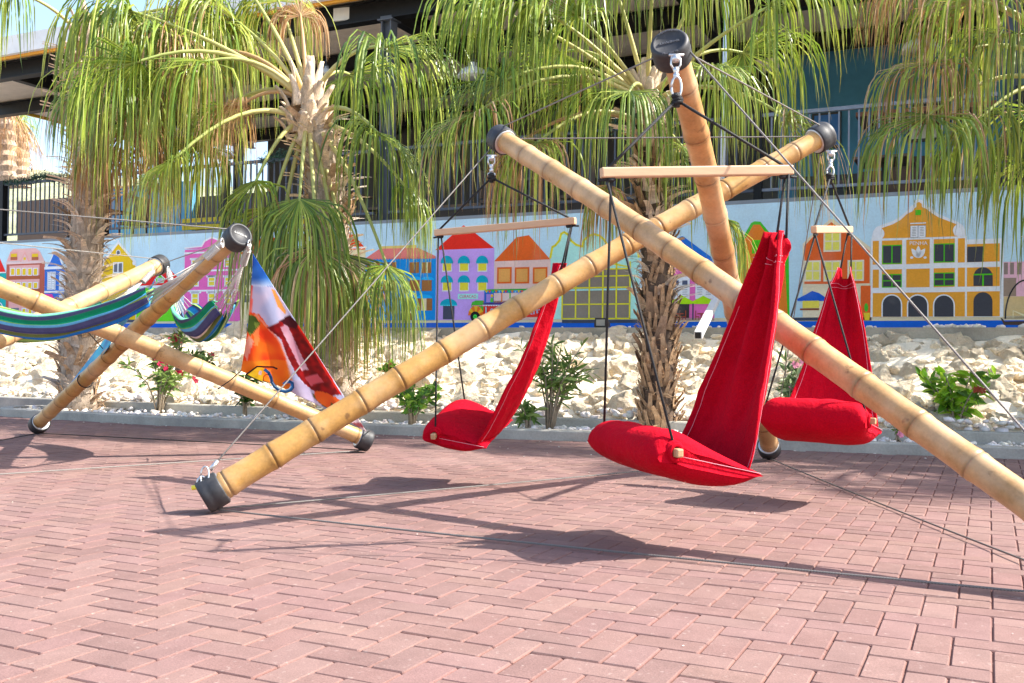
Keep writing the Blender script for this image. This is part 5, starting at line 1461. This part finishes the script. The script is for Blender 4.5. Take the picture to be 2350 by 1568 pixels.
# --- two far palms with dry skirts beyond the terrace
for n_, (x, yb, yc, Y) in enumerate(((18, 430, 265, 27), (50, 430, 300, 30))):
    a, c = P(x, yb, Y), P(x - 4, yc, Y)
    t = thing('palm_tree', ['distant palm with a thick dry skirt at the left edge beyond the terrace', 'distant palm with a thin ringed trunk just right of the dry-skirted one'][n_], 'palm', a, 'far palms beyond the terrace')
    b = MB(); b.tube([a.lerp(c, k / 14) for k in range(15)], [(.2 if k % 2 else .26) for k in range(15)], 12, lin(196, 170, 146)); b.build('trunk', M['trunk'], t)
    for k in range(16):
        aa = k * 2.4; l = .5 + .25 * (k % 3); l *= .6; hub = c + Vector((sin(aa) * l, cos(aa) * l, .5 - .1 * k))
        frond(t, c + Vector((0, 0, .3)), hub, .7, 900 + n_ * 40 + k, 1.0 if k > 3 else 0, N=24)

# ================================================================ shrubs
def shrub(label, base, H, W, seed, leaf, nst, nl_, cols, flower=None, nf=0, lean=0, name='shrub', lw=.12, grp='shrubs in the planting strip'):
    rr = random.Random(seed); base = Vector(base)
    t = thing(name, label, 'shrub', base, grp)
    bs = MB(); bl = MB(); tips = []
    for s in range(nst):
        a = rr.uniform(0, 6.3); rad = W * rr.uniform(.2, 1); hh = H * rr.uniform(.55, 1.0)
        e = base + Vector((cos(a) * rad + lean, sin(a) * rad * .8, hh)); m_ = base.lerp(e, .5) + Vector((cos(a) * rad * -.15, 0, hh * .12))
        pts = [base + Vector((cos(a) * .03, sin(a) * .03, 0)), base.lerp(m_, .5) + Vector((0, 0, .01)), m_, m_.lerp(e, .5) + Vector((0, 0, .02)), e]
        bs.tube(pts, [.011, .009, .007, .005, .003], 5); tips.append(e)
        for k in range(int(nl_ * .72)):
            q = rr.uniform(.25, 1) ** .75; i = min(3, int(q * 4)); p = pts[i].lerp(pts[i + 1], q * 4 - i)
            d = Vector((rr.gauss(0, 1), rr.gauss(0, 1), rr.gauss(.55, .6))).normalized(); L_ = leaf * rr.uniform(.6, 1.15)
            s_ = d.cross(Vector((rr.gauss(0, 1), rr.gauss(0, 1), rr.gauss(0, 1)))).normalized() * L_ * lw; up = s_.cross(d).normalized()
            c = mulc(rr.choice(cols), rr.uniform(.7, 1.25)); tipd = Vector((0, 0, -L_ * rr.uniform(0, .3)))
            v = [bl.vert(p, c), bl.vert(p + d * L_ * .4 + s_, c), bl.vert(p + d * L_ * .4 - up * L_ * lw * .35, mulc(c, .85)), bl.vert(p + d * L_ * .4 - s_, c), bl.vert(p + d * L_ * .75 + s_ * .7 + tipd * .5, c), bl.vert(p + d * L_ * .75 - s_ * .7 + tipd * .5, c), bl.vert(p + d * L_ + tipd, mulc(c, 1.1)), bl.vert(p + d * L_ * .75 - up * L_ * lw * .25 + tipd * .5, mulc(c, .85))]
            bl.f += [[v[0], v[1], v[2]], [v[0], v[2], v[3]], [v[1], v[4], v[7], v[2]], [v[2], v[7], v[5], v[3]], [v[4], v[6], v[7]], [v[7], v[6], v[5]]]
    bs.build('stems', M['bark'], t, True); bl.build('foliage', M['shrub'], t)
    for k in range(nf):
        c0 = rr.choice(tips) + Vector((rr.gauss(0, .03), rr.gauss(0, .03) - .02, rr.uniform(-.08, .03)))
        for m_ in range(rr.randint(2, 4)):
            c = c0 + Vector((rr.gauss(0, .02), rr.gauss(0, .02), rr.gauss(0, .015)))
            b = MB(); n = Vector((rr.gauss(0, .5), -1, rr.gauss(.3, .4))).normalized(); s_ = n.cross(Vector((0, 0, 1))).normalized(); u_ = s_.cross(n)
            for q in range(5):
                a = q * 2 * pi / 5; d = s_ * cos(a) + u_ * sin(a); e = s_ * -sin(a) + u_ * cos(a); cc = mulc(flower, rr.uniform(.75, 1.2)); r = .034
                if q == 0: i0 = b.vert(c, cc)
                b.f.append([i0] + [b.vert(w_, cc) for w_ in (c + d * r * .6 + e * r * .4 + n * .004, c + d * r, c + d * r * .6 - e * r * .4 + n * .004)])
            b.build('flower', M['petal'], t)
    return t
OLE = [lin(112, 142, 64), lin(134, 162, 78), lin(96, 128, 60), lin(154, 176, 96)]
GLO = [lin(98, 148, 48), lin(134, 182, 60), lin(84, 130, 48), lin(172, 206, 78)]
PINK, PALEP = lin(228, 30, 90), lin(240, 150, 176)
def gp(x, y, z): return G(x, y, z)
shrub('oleander with deep pink flowers under the crossed bamboo poles, left of the flag', gp(365, 948, .06), .74, .48, 51, .15, 18, 30, OLE, PINK, 10, name='oleander_shrub')
shrub('small oleander with pink blossoms on the bank beside the U-shaped hammock', P(408, 850, 11.3), .62, .22, 52, .14, 6, 24, OLE, PINK, 8, name='oleander_shrub')
shrub('thin oleander sprig with two pink flowers on the bank left of the flag', P(470, 860, 11.0), .3, .22, 53, .13, 6, 20, OLE, PINK, 4, name='oleander_shrub')
shrub('dark glossy broad-leaved bush below the lower corner of the flag', gp(560, 955, .06), .5, .24, 54, .1, 9, 26, [lin(62, 96, 34), lin(84, 122, 44), lin(50, 82, 32)], lw=.26, name='glossy_bush')
shrub('bright glossy bush left of the left red chair seat', gp(945, 975, .06), .45, .34, 55, .1, 14, 30, GLO, lw=.26, name='glossy_bush')
shrub('little reddish-tipped plant on the bank above the thick bamboo pole', P(893, 880, 10.9), .22, .12, 56, .09, 7, 18, GLO + [lin(150, 90, 60)], lin(150, 60, 50), 2, lw=.24, name='glossy_bush')
shrub('tall slender oleander behind the left red chair back', gp(1262, 990, .06), .88, .36, 57, .17, 18, 30, OLE, name='oleander_shrub', lean=.06, lw=.085)
shrub('low oleander shoot at the foot of the tall one beside the red fabric', gp(1212, 990, .06), .25, .16, 58, .15, 6, 20, OLE, name='oleander_shrub')
shrub('pale pink flowering oleander between the nearest and the right red chairs', gp(1805, 1000, .06), .75, .26, 59, .16, 9, 26, [lin(120, 140, 92), lin(96, 120, 72), lin(146, 160, 110)], PALEP, 7, name='oleander_shrub')
shrub('bright lime-green bush with a rusty flower head at the lower right', gp(2190, 1012, .06), .66, .36, 60, .14, 17, 28, [lin(110, 158, 30), lin(142, 190, 44), lin(84, 130, 28), lin(168, 204, 60)], lin(150, 60, 30), 3, lw=.2, name='ixora_bush')
shrub('tiny pink-flowered seedling under the right red chair', gp(2060, 1018, .06), .16, .07, 61, .07, 4, 14, OLE, PALEP, 2, name='oleander_shrub')
